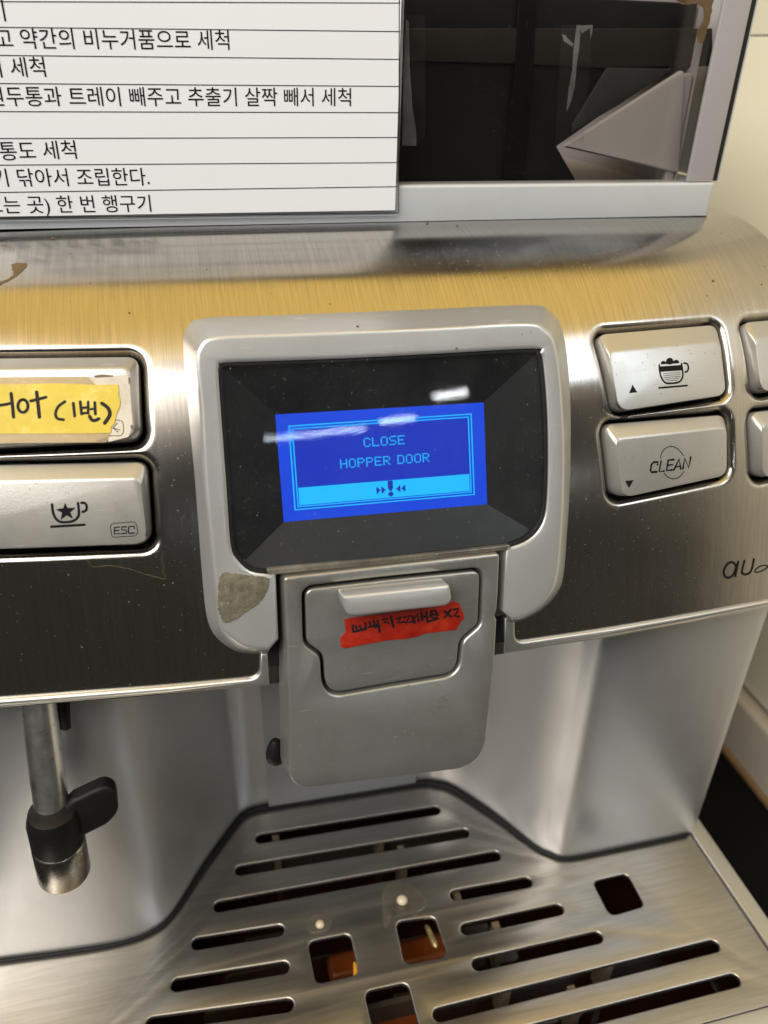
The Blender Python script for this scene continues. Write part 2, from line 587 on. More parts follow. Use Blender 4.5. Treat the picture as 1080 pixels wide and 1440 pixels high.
M['ink'] = plain('black_ink', (0.008, 0.008, 0.008), 0.75, 0, 0.12)
M['marker'] = plain('black_marker', (0.010, 0.009, 0.010), 0.6, 0, 0.2, var=0.3)
M['paper'] = plain('laminated_paper', (0.93, 0.945, 0.975), 0.14, 0.0, 0.5, bump=0.06, bscale=55, var=0.02, vscale=18)
M['paper_edge'] = clear('laminate_edge', (0.93, 0.94, 0.95), 0.08, 1.5, haze=0.28, dust=0.4)
M['yellow'] = plain('yellow_tape', (0.60, 0.455, 0.03), 0.45, 0.0, 0.35, bump=0.5, bscale=150, var=0.16, vscale=110, dirt=((0.85, 0.78, 0.35), 0.5, 160))
M['oldpaper'] = plain('worn_white_label', (0.56, 0.51, 0.42), 0.45, var=0.08, bump=0.5, bscale=220, dirt=((0.30, 0.20, 0.10), 0.7, 130))
M['oldtape'] = clear('yellowed_clear_tape', (0.86, 0.76, 0.50), 0.16, 1.5, dust=0.6, haze=0.40, hazecol=(0.62, 0.52, 0.30))
M['red'] = plain('red_tape', (0.30, 0.012, 0.004), 0.42, 0.0, 0.35, bump=1.0, bscale=200, var=0.5, vscale=130, dirt=((0.55, 0.07, 0.02), 0.6, 190))
M['cleartape'] = clear('clear_tape', (0.93, 0.93, 0.92), 0.10, 1.45, dust=0.10, haze=0.012)
M['tapebubble'] = clear('milky_tape', (0.8, 0.8, 0.78), 0.2, 1.45, dust=0.35, haze=0.22, hazecol=(0.6, 0.6, 0.58))
M['residue'] = plain('sticky_residue', (0.14, 0.13, 0.09), 0.55, 0.1, 0.4, bump=1.0, bscale=600, var=0.75, vscale=420, speck=0.5, dirt=((0.30, 0.26, 0.17), 0.8, 330))
M['hopper_grey'] = plain('pale_grey_plastic', (0.50, 0.525, 0.55), 0.30, 0.0, 0.5, var=0.03, dirt=((0.42, 0.38, 0.26), 0.25, 50))
M['gusset'] = plain('pale_lilac_plastic', (0.35, 0.335, 0.34), 0.45, var=0.05)
M['facet'] = plain('grey_smoked_plastic', (0.035, 0.035, 0.035), 0.45, 0.0, 0.12, var=0.15)
M['ledge'] = plain('reflection_brown', (0.022, 0.019, 0.016), 0.45, 0.0, 0.12, var=0.2)  # reflection tone for the brown band behind the hopper window
M['dust'] = plain('pale_dust', (0.30, 0.27, 0.23), 0.9)
M['splash'] = plain('thin_coffee_splash', (0.22, 0.18, 0.12), 0.6)
M['amber_glint'] = plain('amber_glint', (0.75, 0.34, 0.03), 0.3)  # bright amber painted as a glint in the tray hole
M['rib2'] = plain('brass_pin', (0.34, 0.25, 0.12), 0.25, 0.6)
M['oily'] = plain('oily_residue', (0.20, 0.12, 0.05), 0.4, var=0.5, vscale=160, dirt=((0.03, 0.02, 0.01), 0.9, 120))
M['recess'] = plain('grey_recess_plastic', (0.33, 0.34, 0.35), 0.35, 0.2, var=0.04)
M['hopper_lilac'] = plain('lilac_grey_plastic', (0.33, 0.31, 0.325), 0.42, var=0.04)
M['hopper_dark'] = plain('smoked_brown_plastic', (0.010, 0.0095, 0.009), 0.45, 0.0, 0.12, var=0.15)
M['hopper_black'] = plain('hopper_interior_black', (0.004, 0.004, 0.004), 0.5, 0.0, 0.1)
M['glass'] = clear('smoked_hopper_window', (0.80, 0.775, 0.76), 0.025, 1.45, dust=0.05, haze=0.003)
M['bean'] = plain('coffee_bean', (0.10, 0.05, 0.02), 0.5, var=0.3)
M['stain'] = plain('dried_coffee', (0.10, 0.06, 0.02), 0.45, var=0.4, vscale=250, bump=0.6)
M['coffee'] = plain('coffee_liquid', (0.018, 0.006, 0.002), 0.06, 0.0, 0.6)
M['amber'] = plain('lit_liquid_amber', (0.17, 0.036, 0.004), 0.35, var=0.25)  # colour of lit liquid, put on blocks under the grate
M['pan'] = plain('drip_pan_plastic', (0.045, 0.035, 0.026), 0.4, var=0.2)
M['rib'] = plain('beige_pan_rib', (0.15, 0.115, 0.07), 0.45, var=0.2)
M['water'] = clear('milky_water', (0.90, 0.88, 0.82), 0.06, 1.33, haze=0.13, dust=0.16, hazecol=(0.55, 0.50, 0.42))
M['cream'] = plain('cream_residue_highlight', (0.62, 0.52, 0.36), 0.25, 0.0, 0.6)  # cream residue tone, also painted on beads as puddle highlights
M['tile'] = plain('cream_glazed_wall', (0.88, 0.83, 0.66), 0.25, var=0.03, vscale=10)
M['grout'] = plain('wall_grout', (0.62, 0.57, 0.44), 0.8)
M['counter'] = plain('black_counter', (0.004, 0.004, 0.004), 0.6, 0, 0.1, var=0.2)
M['skirt'] = plain('beige_skirting', (0.52, 0.47, 0.39), 0.4, var=0.06, dirt=((0.3, 0.22, 0.12), 0.3, 25))
M['sealant'] = plain('brown_sealant', (0.22, 0.13, 0.06), 0.6, var=0.3)
M['shell'] = plain('machine_shell_dark', (0.03, 0.03, 0.03), 0.5)
M['sideplastic'] = plain('silver_side_plastic', (0.5, 0.5, 0.5), 0.4, 0.4)

# ------------------------------------------------------------------ setting
ZC = -0.07
g = box('counter', (-0.9, -0.25, ZC - 0.04), (0.268, 0.9, ZC), M['counter']); g['kind'] = 'structure'
WX = 0.2705
w_ = box('wall', (WX, 0.05, ZC - 0.04), (WX + 0.10, 0.9, 0.45), M['grout']); w_['kind'] = 'structure'
wallp = Plane((WX - 0.004, 0, 0), (0, -1, 0), (-1, 0, 0))
zt_skirt = float(wallp.px((1035, 960), 0)[2])
row_z = float(wallp.px((1062, 50), 0)[2])
h = row_z - zt_skirt - 0.004
# wall tiles
zz = [zt_skirt + 0.004, row_z, 0.448]
for i in range(2):
    y = 0.06
    k = 0
    while y < 0.88:
        y1 = y + 0.30
        if i < 3:
            box('tile', (WX - 0.004, y + 0.0004, zz[i] + 0.0004), (WX - 0.0005, min(y1, 0.89) - 0.0004, zz[i + 1] - 0.0004), M['tile'], w_, 0.0006)
        y = y1; k += 1
sk = box('skirting', (WX - 0.012, 0.055, ZC + 0.004), (WX - 0.0005, 0.89, zt_skirt), M['skirt'], w_, 0.003)
box('sealant_bead', (WX - 0.015, 0.055, ZC + 0.0005), (WX - 0.0008, 0.89, ZC + 0.0038), M['sealant'], w_, 0.001)

# ------------------------------------------------------------------ the machine
HW = 0.1665
mach = empty('coffee_machine', (0, 0.25, ZC), 'brushed steel automatic coffee machine with blue display and slotted drip tray', 'coffee machine')

# --- buttons: photo outlines (base outline and face outline)
BTN = {
    'up':    dict(base=[(840, 470), (1008, 456), (1021, 555), (866, 580)], face=[(856, 495), (1013, 480), (1021, 555), (871, 578)]),
    'clean': dict(base=[(850, 597), (1020, 583), (1022, 668), (862, 701)], face=[(866, 618), (1022, 601), (1022, 668), (876, 700)]),
    'r3':    dict(base=[(1045, 453), (1117, 447), (1130, 541), (1063, 554)], face=[(1062, 476), (1121, 470), (1129, 541), (1071, 552)]),
    'r4':    dict(base=[(1056, 580), (1129, 572), (1132, 659), (1062, 674)], face=[(1071, 599), (1131, 592), (1132, 659), (1073, 673)]),
    'hot':   dict(base=[(-150, 505), (194, 501), (199, 620), (-148, 637)], face=[(-144, 522), (182, 517), (190, 616), (-142, 630)]),
    'star':  dict(base=[(-150, 657), (206, 650), (213, 766), (-146, 778)], face=[(-142, 682), (197, 673), (207, 764), (-140, 776)]),
}


def poly_sdf(X, S, quad):
    q = np.asarray(quad)
    if area2(q) < 0: q = q[::-1]
    d = np.full(X.shape, 1e9); inside = np.ones(X.shape, bool)
    for i in range(4):
        a, b = q[i], q[(i + 1) % 4]
        e = b - a
        t = np.clip(((X - a[0]) * e[0] + (S - a[1]) * e[1]) / (e @ e), 0, 1)
        dd = np.hypot(X - a[0] - t * e[0], S - a[1] - t * e[1])
        d = np.minimum(d, dd)
        inside &= (e[0] * (S - a[1]) - e[1] * (X - a[0])) > 0
    return np.where(inside, -d, d)


wells = []
for k, b in BTN.items():
    q = [panel_hit(p) for p in b['base']]
    b['xs'] = q
    wells.append(offset(np.array(q), -0.0030))     # rounded by 4.6 mm below

xs = [-HW]
while xs[-1] < HW - 1e-6: xs.append(min(HW, xs[-1] + 0.0006))
xs = np.array(xs)
s_hi = S1 + S_ARC
ss = np.concatenate([np.arange(0, 0.115, 0.00055), np.arange(0.115, s_hi, 0.002), np.linspace(s_hi, S_END, 8)])
X, S = np.meshgrid(xs, ss)
Hh = np.zeros(X.shape); deep = np.full(X.shape, 1e9)
for w in wells:
    d = poly_sdf(X, S, w) - 0.0042          # distance to the rim of the well
    deep = np.minimum(deep, d)
dwell = poly_sdf(X, S, offset(np.array([panel_hit(p) for p in [(318, 520), (756, 500), (764, 752), (340, 796)]]), -0.002))
rim = 0.0026
t = np.clip((rim - deep) / (2 * rim), 0, 1)          # 0 outside .. 1 inside
# rolled rim: quarter round then a steep wall
r = np.clip((rim - deep) / rim, 0, 1)
Hh -= rim * (1 - np.sqrt(np.clip(1 - r ** 2, 0, 1)))
Hh -= np.clip(-deep / 0.0006, 0, 1) * 0.0045
Hh -= np.clip(-dwell / 0.001, 0, 1) * 0.0085
edge = np.clip((0.004 - (HW - np.abs(X))) / 0.004, 0, 1)
Hh -= 0.004 * (1 - np.sqrt(np.clip(1 - edge ** 2, 0, 1)))
yy = np.interp(S, PS, PY); zz_ = np.interp(S, PS, PZ); tt = np.interp(S, PS, PT)
PX_ = np.stack([X, yy + bow(X) - np.cos(tt) * Hh, zz_ + np.sin(tt) * Hh], -1).reshape(-1, 3)
nr, nc = X.shape
idx = np.arange(nr * nc).reshape(nr, nc)
quads = np.stack([idx[:-1, :-1], idx[:-1, 1:], idx[1:, 1:], idx[1:, :-1]], -1).reshape(-1, 4)
dq = deep.reshape(-1)[quads].mean(1)
fm = (dq < -0.0002).astype(np.int32)
mk('control_panel', PX_, quads.tolist(), None, mach, True, np.stack([X, S], -1).reshape(-1, 2),
   mats=[M['steel'], M['black']], fmat=fm.tolist(), angle=80, label='curved brushed steel front rolling over to the top')

# inner shell behind the steel (closes the machine)
prof = [(float(np.interp(s, PS, PY) + math.cos(np.interp(s, PS, PT)) * 0.012), float(np.interp(s, PS, PZ) - math.sin(np.interp(s, PS, PT)) * 0.012)) for s in np.linspace(0.004, S_END - 0.012, 40)]
prof = [(prof[0][0], 0.150)] + [p for p in prof if p[1] > 0.151] + [(0.45, prof[-1][1]), (0.45, 0.150)]
plate('inner_shell', prof, [], lambda u, v, w: np.array([w, u + 0.010, v]), 0.160, -0.160, 0.0, M['shell'], mach)
for sx in (-1, 1):
    plate('side_panel', [(p[0] - 0.006 if p[0] < 0.44 else p[0], p[1]) for p in prof], [], lambda u, v, w, sx=sx: np.array([w, u + 0.012, v]),
          0.1655 if sx > 0 else -0.1605, 0.1605 if sx > 0 else -0.1655, 0.001, M['sideplastic'], mach)

# trims along the lower edge of the panel
def panel_map(u, v, w): return P3(u, v, w)
for lab, pts, rad in (
    ('left', [(-90, 1000), (0, 993), (120, 983), (240, 973), (379, 962), (377, 916), (365, 916), (365, 951), (240, 963), (120, 972), (0, 981), (-90, 988)], [0, 0, 0, 0, 0.0008, 0, 0, 0.0035, 0, 0, 0, 0]),
    ('right', [(707, 917), (707, 866), (722, 866), (723, 902), (860, 882), (970, 863), (1080, 842), (1130, 832), (1130, 843), (1080, 853), (970, 874), (860, 894)], [0.0006, 0, 0, 0.0030, 0, 0, 0, 0, 0, 0, 0, 0])):
    lp = rounded([(-HW, panel_hit(p)[1]) if p[0] < -50 else panel_hit(p) for p in pts], rad, 6)
    lp = [(min(max(q[0], -HW), HW), q[1]) for q in lp]
    plate('lower_trim', lp, [], panel_map, 0.0014, -0.006, 0.0009, M['trim'], mach)

# --- buttons
TH_B = None
def tangent_plane(x, s, w=0.0):
    e = 1e-4
    o = P3(x, s, w); u = P3(x + e, s, w) - P3(x - e, s, w)
    v = P3(x, s + e, w) - P3(x, s - e, w)
    return Plane(o, u, np.cross(u, v))


icon_strokes = {}
for k, b in BTN.items():
    q = np.array(b['xs'])
    c = q.mean(0)
    pl = tangent_plane(c[0], c[1])
    b['pl'] = pl
    hgt = 0.0030
    base = np.array([pl.uv(p, 0.0) for p in b['base']])
    face = np.array([pl.uv(p, hgt) for p in b['face']])
    rr = 0.0042
    B0 = rounded(base, [0.003, 0.003, rr, rr], 6); F0 = rounded(face, [0.0022, 0.0022, 0.0036, 0.0036], 6)
    B0 = np.array(B0); F0 = np.array(F0)
    cen = F0.mean(0)
    sh = lambda L, k_: cen + (L - cen) * k_
    rows = [(offset(B0, -0.0002), -0.0045), (B0, -0.0008), (offset(B0, -0.0002), -0.0001)]
    # chamfer from base outline to face outline, rounded over at the face
    rows += [(B0 * 0.12 + F0 * 0.88, hgt - 0.00035), (F0, hgt - 0.00008), (offset(F0, -0.0005), hgt)]
    loops = [[pl.pt(a[0], a[1], w) for a in L] for L, w in rows]
    b['hgt'] = hgt
    b['ob'] = loft('button', loops, M['button'], mach, angle=28)
BTN['hot']['ob']['label'] = 'long silver button carrying the yellow tape'
BTN['star']['ob']['label'] = 'long silver button with star cup icon and ESC'
BTN['up']['ob']['label'] = 'silver button with foaming cup icon and up arrow'
BTN['clean']['ob']['label'] = 'silver button marked CLEAN with down arrow'

# --- icons
def btn_pos(k):
    b = BTN[k]; return lambda p: b['pl'].px(p, b['hgt'])


def arc(cx, cy, rx, ry, a0=0, a1=360, n=20):
    return [(cx + rx * math.cos(math.radians(a)), cy + ry * math.sin(math.radians(a))) for a in np.linspace(a0, a1, n)]


def put_icon(k, name, zf, strokes, polys=(), smooth=True):
    z = zf
    sc = z(1, 0)[0] - z(0, 0)[0]
    st = []
    for pts, w in strokes:
        pts = [z(*p) for p in pts]
        if smooth and len(pts) > 3: pts = [tuple(p) for p in spline(pts, 5, False)]
        st.append((pts, w * sc * 1.22))
    ribbons(name, st, btn_pos(k), BTN[k]['pl'].n, M['ink'], BTN[k]['ob'], polys=[[z(*p) for p in pl] for pl in polys])


z2 = zoomed(6.75, 50, 690)
put_icon('star', 'cup_icon', z2, [([(157, 130), (165, 200), (190, 260), (240, 297), (340, 293), (395, 260), (412, 210), (403, 118)], 20),
                              ([(435, 115), (470, 120), (487, 155), (475, 190), (445, 202)], 20), ([(150, 342), (465, 323)], 20)],
         [[(280, 115), (305, 163), (383, 162), (330, 205), (357, 268), (297, 235), (238, 278), (252, 210), (190, 178), (262, 165)]])
put_icon('star', 'escape_lettering', z2, [([(795, 345), (748, 350), (748, 411), (797, 407)], 11), ([(748, 379), (790, 376)], 11),
                              ([(862, 342), (818, 345), (818, 372), (862, 375), (864, 403), (815, 408)], 11),
                              ([(938, 358), (936, 338), (885, 341), (880, 400), (890, 405), (938, 402)], 11)], smooth=False)
put_icon('star', 'escape_frame', z2, [(spline([(740, 312), (830, 304), (930, 298), (958, 325), (966, 365), (968, 400), (940, 428), (840, 435), (745, 440), (722, 415), (716, 370), (713, 335)], 4) + [(740, 312)], 6)], smooth=False)
z3 = zoomed(9, 870, 490)
put_icon('up', 'cup_icon', z3, [([(513, 210), (520, 290), (532, 345), (562, 405), (612, 441), (740, 433), (790, 400), (812, 340), (806, 270), (795, 190)], 20),
                            ([(825, 185), (865, 195), (882, 240), (870, 285), (840, 300)], 20), ([(510, 500), (865, 470)], 20),
                            ([(560, 320), (780, 303)], 6), ([(562, 347), (783, 328)], 6), ([(572, 371), (780, 353)], 6), ([(590, 393), (765, 377)], 6), ([(615, 412), (745, 402)], 6)],
         [[(515, 228), (800, 208), (805, 278), (527, 297)], arc(645, 162, 46, 44), [(533, 203)] + arc(565, 187, 32, 30, 180, 330, 10) + arc(728, 177, 36, 33, 220, 360, 10) + [(768, 188)]])
put_icon('up', 'arrow_icon', z3, [], [[(175, 458), (132, 567), (236, 555)]])
z4 = zoomed(9, 870, 615)
put_icon('clean', 'circle_icon', z4, [([(527, 268), (545, 195), (590, 140), (660, 115), (730, 135), (785, 185), (818, 232)], 10), ([(577, 455), (625, 505), (700, 525), (770, 500), (825, 432)], 10)])
put_icon('clean', 'clean_lettering', z4, [([(490, 345), (496, 311), (440, 317), (414, 345), (402, 420), (416, 441), (480, 437)], 23), ([(537, 298), (512, 435), (575, 426)], 19),
                              ([(697, 281), (627, 290), (605, 420), (675, 412)], 23), ([(615, 355), (682, 346)], 17), ([(697, 412), (765, 276), (785, 400)], 23), ([(718, 377), (780, 366)], 15),
                              ([(813, 394), (835, 266), (885, 384), (911, 253)], 23)], smooth=False)
put_icon('clean', 'arrow_icon', z4, [], [[(80, 552), (190, 540), (130, 643)]])
z5 = zoomed(13.5, 1000, 760)
au = []
for pts, w in [([(470, 470), (400, 412), (310, 450), (245, 560), (250, 660), (310, 708), (390, 680), (450, 590), (475, 480)], 45), ([(515, 405), (460, 680)], 45),
               ([(635, 385), (590, 560), (595, 625), (650, 645), (730, 615), (775, 535), (813, 355)], 42), ([(1120, 520), (1060, 480), (950, 482), (860, 540), (830, 590), (870, 605), (980, 570), (1090, 490), (1160, 400)], 24)]:
    pts = [z5(*p) for p in pts]
    if len(pts) > 3: pts = [tuple(p) for p in spline(pts, 5, False)]
    au.append((pts, w / 13.5))
pn = tangent_plane(*panel_hit((1050, 800))).n
ribbons('logo_lettering', au, lambda p: panel_pt(p), pn, M['ink'], mach, thick=0.00008)

# --- display bezel
TILT = math.radians(19)
nF = np.array([0, -math.cos(TILT), math.sin(TILT)])
o0 = P3(0.0, 0.045)
BZ = Plane(o0 + nF * 0.0070, (1, 0, 0), nF)
OUT = [((388, 807), None), ((392, 899), None), ((379, 913), (376, 921)), ((364, 913), (351, 921)), ((342, 909), (329, 916)), ((320, 893), (307, 901)), ((309, 876), (294, 882)), ((304, 836), (287, 850)),
       ((298, 780), (281, 780)), ((289, 690), (274, 683)), ((282, 574), (264, 574)), ((276, 512), (257, 490)), ((282, 485), (263, 459)), ((306, 473), (290, 446)),
       ((400, 469), (400, 442)), ((503, 465), (503, 438)), ((620, 460), (620, 433)), ((738, 454), (745, 428)), ((765, 462), (774, 436)), ((782, 486), (793, 465)), ((791, 560), (803, 547)),
       ((794, 660), (804, 660)), ((790, 750), (799, 752)), ((784, 809), (794, 811)), ((774, 835), (785, 835)), ((754, 858), (765, 857)), ((732, 869), (738, 873)), ((719, 871), (721, 877)), ((707, 860), None), ((712, 776), None)]
WIN = [(716, 771), (738, 763), (756, 749), (767, 727), (771, 690), (772, 628), (770, 565), (765, 510), (761, 496), (751, 490), (620, 497), (503, 503), (400, 507), (316, 510), (308, 515), (307, 530), (312, 600), (318, 680), (324, 765), (333, 787), (352, 804), (376, 808)]
of, ob_ = [], []
n_out = len(OUT)
fr = [np.array(BZ.uv(a)) for a, b_ in OUT]
def smooth_open(L, n): return [tuple(p) for p in spline(L, n, False)]
mid = list(range(2, n_out - 2))
fr_mid = smooth_open([fr[i] for i in mid], 4)
bk_mid = smooth_open([BZ.uv(OUT[i][1], 0) for i in mid], 4)       # densify in pixel-plane space
# back loop on the panel surface
bk3_mid = []
bpix = smooth_open([np.array(OUT[i][1], float) for i in mid], 4)
for p in bpix:
    bk3_mid.append(panel_pt(p, 0.0) - nF * 0.0006)
front = [tuple(fr[0]), tuple(fr[1])] + fr_mid + [tuple(fr[-2]), tuple(fr[-1])]
back3 = [BZ.pt(*fr[0], -0.009), BZ.pt(*fr[1], -0.009)] + bk3_mid + [BZ.pt(*fr[-2], -0.009), BZ.pt(*fr[-1], -0.009)]
win = smooth_open([np.array(BZ.uv(p)) for p in WIN], 3)
front += win
back3 += [BZ.pt(q[0], q[1], -0.004) for q in win]
front = np.array(front)
if area2(front) < 0: front = front[::-1]; back3 = back3[::-1]
be = 0.0011
V, Fc = [], []
n = len(front)
front3 = [BZ.pt(q[0], q[1], 0) for q in front]
rows = []
ins = offset(front, -be)
rows.append([BZ.pt(q[0], q[1], 0.0) for q in ins])
for kk in (0.35, 0.7):
    q_ = offset(front, -be * (1 - kk) ** 1.8)
    rows.append([BZ.pt(q[0], q[1], -be * 0.55 * kk ** 2) for q in q_])
rows.append([front3[i] * 0.90 + back3[i] * 0.10 for i in range(n)])
rows.append([front3[i] * 0.12 + back3[i] * 0.88 for i in range(n)])
rows.append(back3)
for rw in rows: V += rw
for a in range(len(rows) - 1):
    for i in range(n):
        j = (i + 1) % n
        Fc.append((a * n + i, (a + 1) * n + i, (a + 1) * n + j, a * n + j))
for t3 in tessellate_polygon([[Vector((q[0], q[1], 0)) for q in ins]]):
    a, b, c = [ins[k] for k in t3]
    cr = (b[0] - a[0]) * (c[1] - a[1]) - (b[1] - a[1]) * (c[0] - a[0])
    if abs(cr) < 1e-15: continue
    Fc.append(tuple(t3) if cr > 0 else tuple(t3[::-1]))
bez = mk('display_bezel', V, Fc, M['bezel'], mach, True, None, 'arched silver bezel round the display', angle=38)

# display: dark well, screen, lens
win2 = np.array(win)
if area2(win2) < 0: win2 = win2[::-1]
disp = part_empty('display', mach)
DEP = -0.0075
LCDpx = [(387, 583), (680, 566), (685, 709), (399, 734)]
lcd2 = [np.array(BZ.uv(p, DEP)) for p in LCDpx]
# well: four sloped faces from the window edge to the screen
W4 = [np.array(BZ.uv(p, -0.002)) for p in [(314, 516), (760, 494), (769, 757), (333, 800)]]
well = [BZ.pt(*offset(np.array(W4), 0.0012)[i], -0.0022) for i in range(4)] + [BZ.pt(*q, DEP) for q in lcd2]
for i in range(4):
    j = (i + 1) % 4
    mk('surround', [well[i], well[j], well[4 + j], well[4 + i]], [(0, 1, 2, 3)], M['funnel'], disp, False)
fl = offset(win2, 0.0008)
plate('backing', fl, [], BZ.map(), DEP - 0.0006, DEP - 0.0016, 0.0, M['black'], disp)
# rim of the lens, dark gasket
plate('gasket', offset(win2, 0.0003), [offset(win2, -0.0011)], BZ.map(), -0.0009, -0.0030, 0.0003, M['black'], disp)
plate('lens', offset(win2, -0.0003), [], BZ.map(), -0.0006, -0.0007, 0.0, M['lens'], disp, back=False)
# clear lip along the bottom of the lens
lp = [BZ.uv(p, 0.001) for p in [(374, 800), (545, 785), (718, 766), (720, 773), (545, 793), (378, 809)]]
plate('lens_lip', rounded(lp, 0.0006, 3), [], BZ.map(), 0.0012, -0.0008, 0.0005, M['lip'], disp)
# screen
scr = np.array(lcd2)
plate('screen', scr, [], BZ.map(), DEP + 0.0001, DEP - 0.0004, 0.0, M['lcd'], disp, label='backlit blue screen reading CLOSE HOPPER DOOR')
zl = zoomed(3.375, 380, 560)
ACT = [np.array(BZ.uv(zl(*p), DEP)) for p in [(85, 130), (955, 72), (970, 458), (115, 532)]]


def lcd_pt(i, j, w):
    a, b = i / 128.0, j / 64.0
    q = (ACT[0] * (1 - a) + ACT[1] * a) * (1 - b) + (ACT[3] * (1 - a) + ACT[2] * a) * b
    return BZ.pt(q[0], q[1], DEP + w)


def lcd_rects(name, rects, w, mat):
    V, Fc = [], []
    for (i0, j0, i1, j1) in rects:
        b = len(V)
        V += [lcd_pt(i0, j1, w), lcd_pt(i1, j1, w), lcd_pt(i1, j0, w), lcd_pt(i0, j0, w)]
        Fc.append((b, b + 1, b + 2, b + 3))
    return mk(name, V, Fc, mat, disp, False)


def frame_rects(i0, j0, i1, j1, t):
    return [(i0, j0, i1, j0 + t), (i0, j1 - t, i1, j1), (i0, j0 + t, i0 + t, j1 - t), (i1 - t, j0 + t, i1, j1 - t)]


lcd_rects('screen_field', [(3.2, 3.2, 124.8, 46.8)], 0.00016, M['lcd_window'])
lcd_rects('screen_frame', frame_rects(0, 0, 128, 64, 0.9) + frame_rects(2.2, 2.2, 125.8, 61.8, 0.8), 0.0002, M['lcd_cyan'])
lcd_rects('screen_band', [(3.6, 47, 124.4, 60.4)], 0.00022, M['lcd_cyan'])
GL = {'C': ['01110', '10001', '10000', '10000', '10000', '10001', '01110'], 'L': ['10000'] * 6 + ['11111'], 'O': ['01110'] + ['10001'] * 5 + ['01110'],
      'S': ['01111', '10000', '10000', '01110', '00001', '00001', '11110'], 'E': ['11111', '10000', '10000', '11110', '10000', '10000', '11111'],
      'H': ['10001'] * 3 + ['11111'] + ['10001'] * 3, 'P': ['11110', '10001', '10001', '11110', '10000', '10000', '10000'],
      'R': ['11110', '10001', '10001', '11110', '10100', '10010', '10001'], 'D': ['11110'] + ['10001'] * 5 + ['11110'], ' ': ['00000'] * 7}


def lcd_text(s, i0, j0):
    out = []
    x = i0
    for ch in s:
        for j, row in enumerate(GL[ch]):
            for i, c in enumerate(row):
                if c == '1': out.append((x + i + 0.02, j0 + j + 0.02, x + i + 0.86, j0 + j + 0.9))
        x += 6 if ch != ' ' else 4
    return out


lcd_rects('screen_lettering', lcd_text('CLOSE', 50, 13) + lcd_text('HOPPER DOOR', 33, 28), 0.00024, M['lcd_cyan'])
warn = []
for x0, dr in ((57, 1), (60.6, 1), (71, -1), (74.6, -1)):
    for j in range(5):
        w = 3 - abs(j - 2) * 1.0
        warn.append((x0, 51.5 + j, x0 + w, 52.5 + j) if dr > 0 else (x0 + 3 - w, 51.5 + j, x0 + 3, 52.5 + j))
warn += [(65.2, 47.2, 68.8, 53.6), (66, 53.6, 68, 55.2), (65.2, 56.6, 68.8, 58.8), (66, 55.9, 68, 59.5)]
lcd_rects('screen_warning', warn[:-1] + [(66, 55.9, 68, 56.6), (66, 58.8, 68, 59.5)], 0.00027, M['lcd_ink'])

# --- sticky residue patch on the bezel
zr = zoomed(4.5, 240, 780)
respts = [zr(*p) for p in [(330, 115), (400, 118), (480, 125), (560, 140), (622, 150), (618, 210), (590, 260), (560, 310), (500, 345), (440, 390), (390, 420), (340, 428), (318, 400), (305, 330), (300, 260), (305, 190)]]
rp = np.array([BZ.uv(p) for p in respts])
rp = np.array(spline(list(rp + rng.normal(0, 0.00012, rp.shape)), 7)); rp = rp + rng.normal(0, 0.00011, rp.shape)
plate('adhesive_residue', rp, [], BZ.map(), 0.00022, 0.00001, 0.0001, M['residue'], bez)

# --- dispenser door
DO = 0.0018
DOORpx = [(399, 812), (550, 795), (703, 778), (701, 830), (699, 857), (696, 866), (699, 872), (695, 940), (679, 1078), (571, 1091), (500, 1100), (407, 1112), (406, 1000), (403, 903)]
d2 = rounded([BZ.uv(p, DO) for p in DOORpx], [0.0012, 0, 0.0012, 0, 0, 0.0004, 0.0004, 0, 0.010, 0, 0, 0.0065, 0, 0], 9)
zdoor = zoomed(2.25, 260, 770)
LID = [(369, 124), (620, 95), (946, 62), (938, 245), (879, 296), (868, 405), (650, 440), (436, 478), (428, 345), (374, 306)]
lid2 = rounded([BZ.uv(zdoor(*p), DO) for p in LID], [0.0035, 0, 0.0035, 0.004, 0.004, 0.006, 0, 0.006, 0.004, 0.004], 7)
door = plate('spout_cover', d2, [lid2], BZ.map(), DO, DO - 0.0100, 0.0008, M['door'], mach, hole_bevel=0.0009, draft=0.0016, label='silver front plate of the coffee spout')
plate('bypass_lid', offset(np.array(lid2), -0.0011), [], BZ.map(), DO - 0.0002, DO - 0.006, 0.0006, M['door'], door, label='small inset lid with a finger lip')
plate('lid_gap', offset(np.array(lid2), 0.0006), [], BZ.map(), DO - 0.0045, DO - 0.0060, 0, M['black'], door)
# finger lip: rounded ledge standing off the lid
HB = 0.0075
hp = [BZ.uv(p, DO + HB * 0.95) for p in [(481, 838), (632, 822), (637, 851), (486, 868)]]
hp = rounded(hp, [0.0008, 0.0008, 0.0055, 0.0055], 8)
plate('finger_lip', hp, [], BZ.map(), DO + HB, DO - 0.0004, 0.0010, M['bezel'], door, draft=-0.0001)
# spout housing behind the plate, spout nozzle
box('spout_housing', (-0.030, 0.205, 0.092), (0.030, 0.262, 0.150), M['sideplastic'], mach, 0.004)
npt = Plane((0, 0.182, 0), (1, 0, 0), (0, -1, 0))
nz = npt.px((387, 1040)); nz2 = npt.px((389, 1078))
ncen = nz * 0.5 + nz2 * 0.5
tube('spout_nozzle', [ncen + np.array([0, 0, z_]) for z_ in (0.0060, 0.0050, 0.0030, 0.0, -0.0022, -0.0036, -0.0042)], [0.0010, 0.0018, 0.0026, 0.0033, 0.0031, 0.0020, 0.0004], M['rubber'], mach, 16)
# dark gap filler between bezel legs and door
gap = [BZ.uv(p, -0.006) for p in [(383, 800), (716, 765), (712, 905), (380, 940)]]
plate('gap_backing', gap, [], BZ.map(), -0.0075, -0.0085, 0, M['black'], mach)

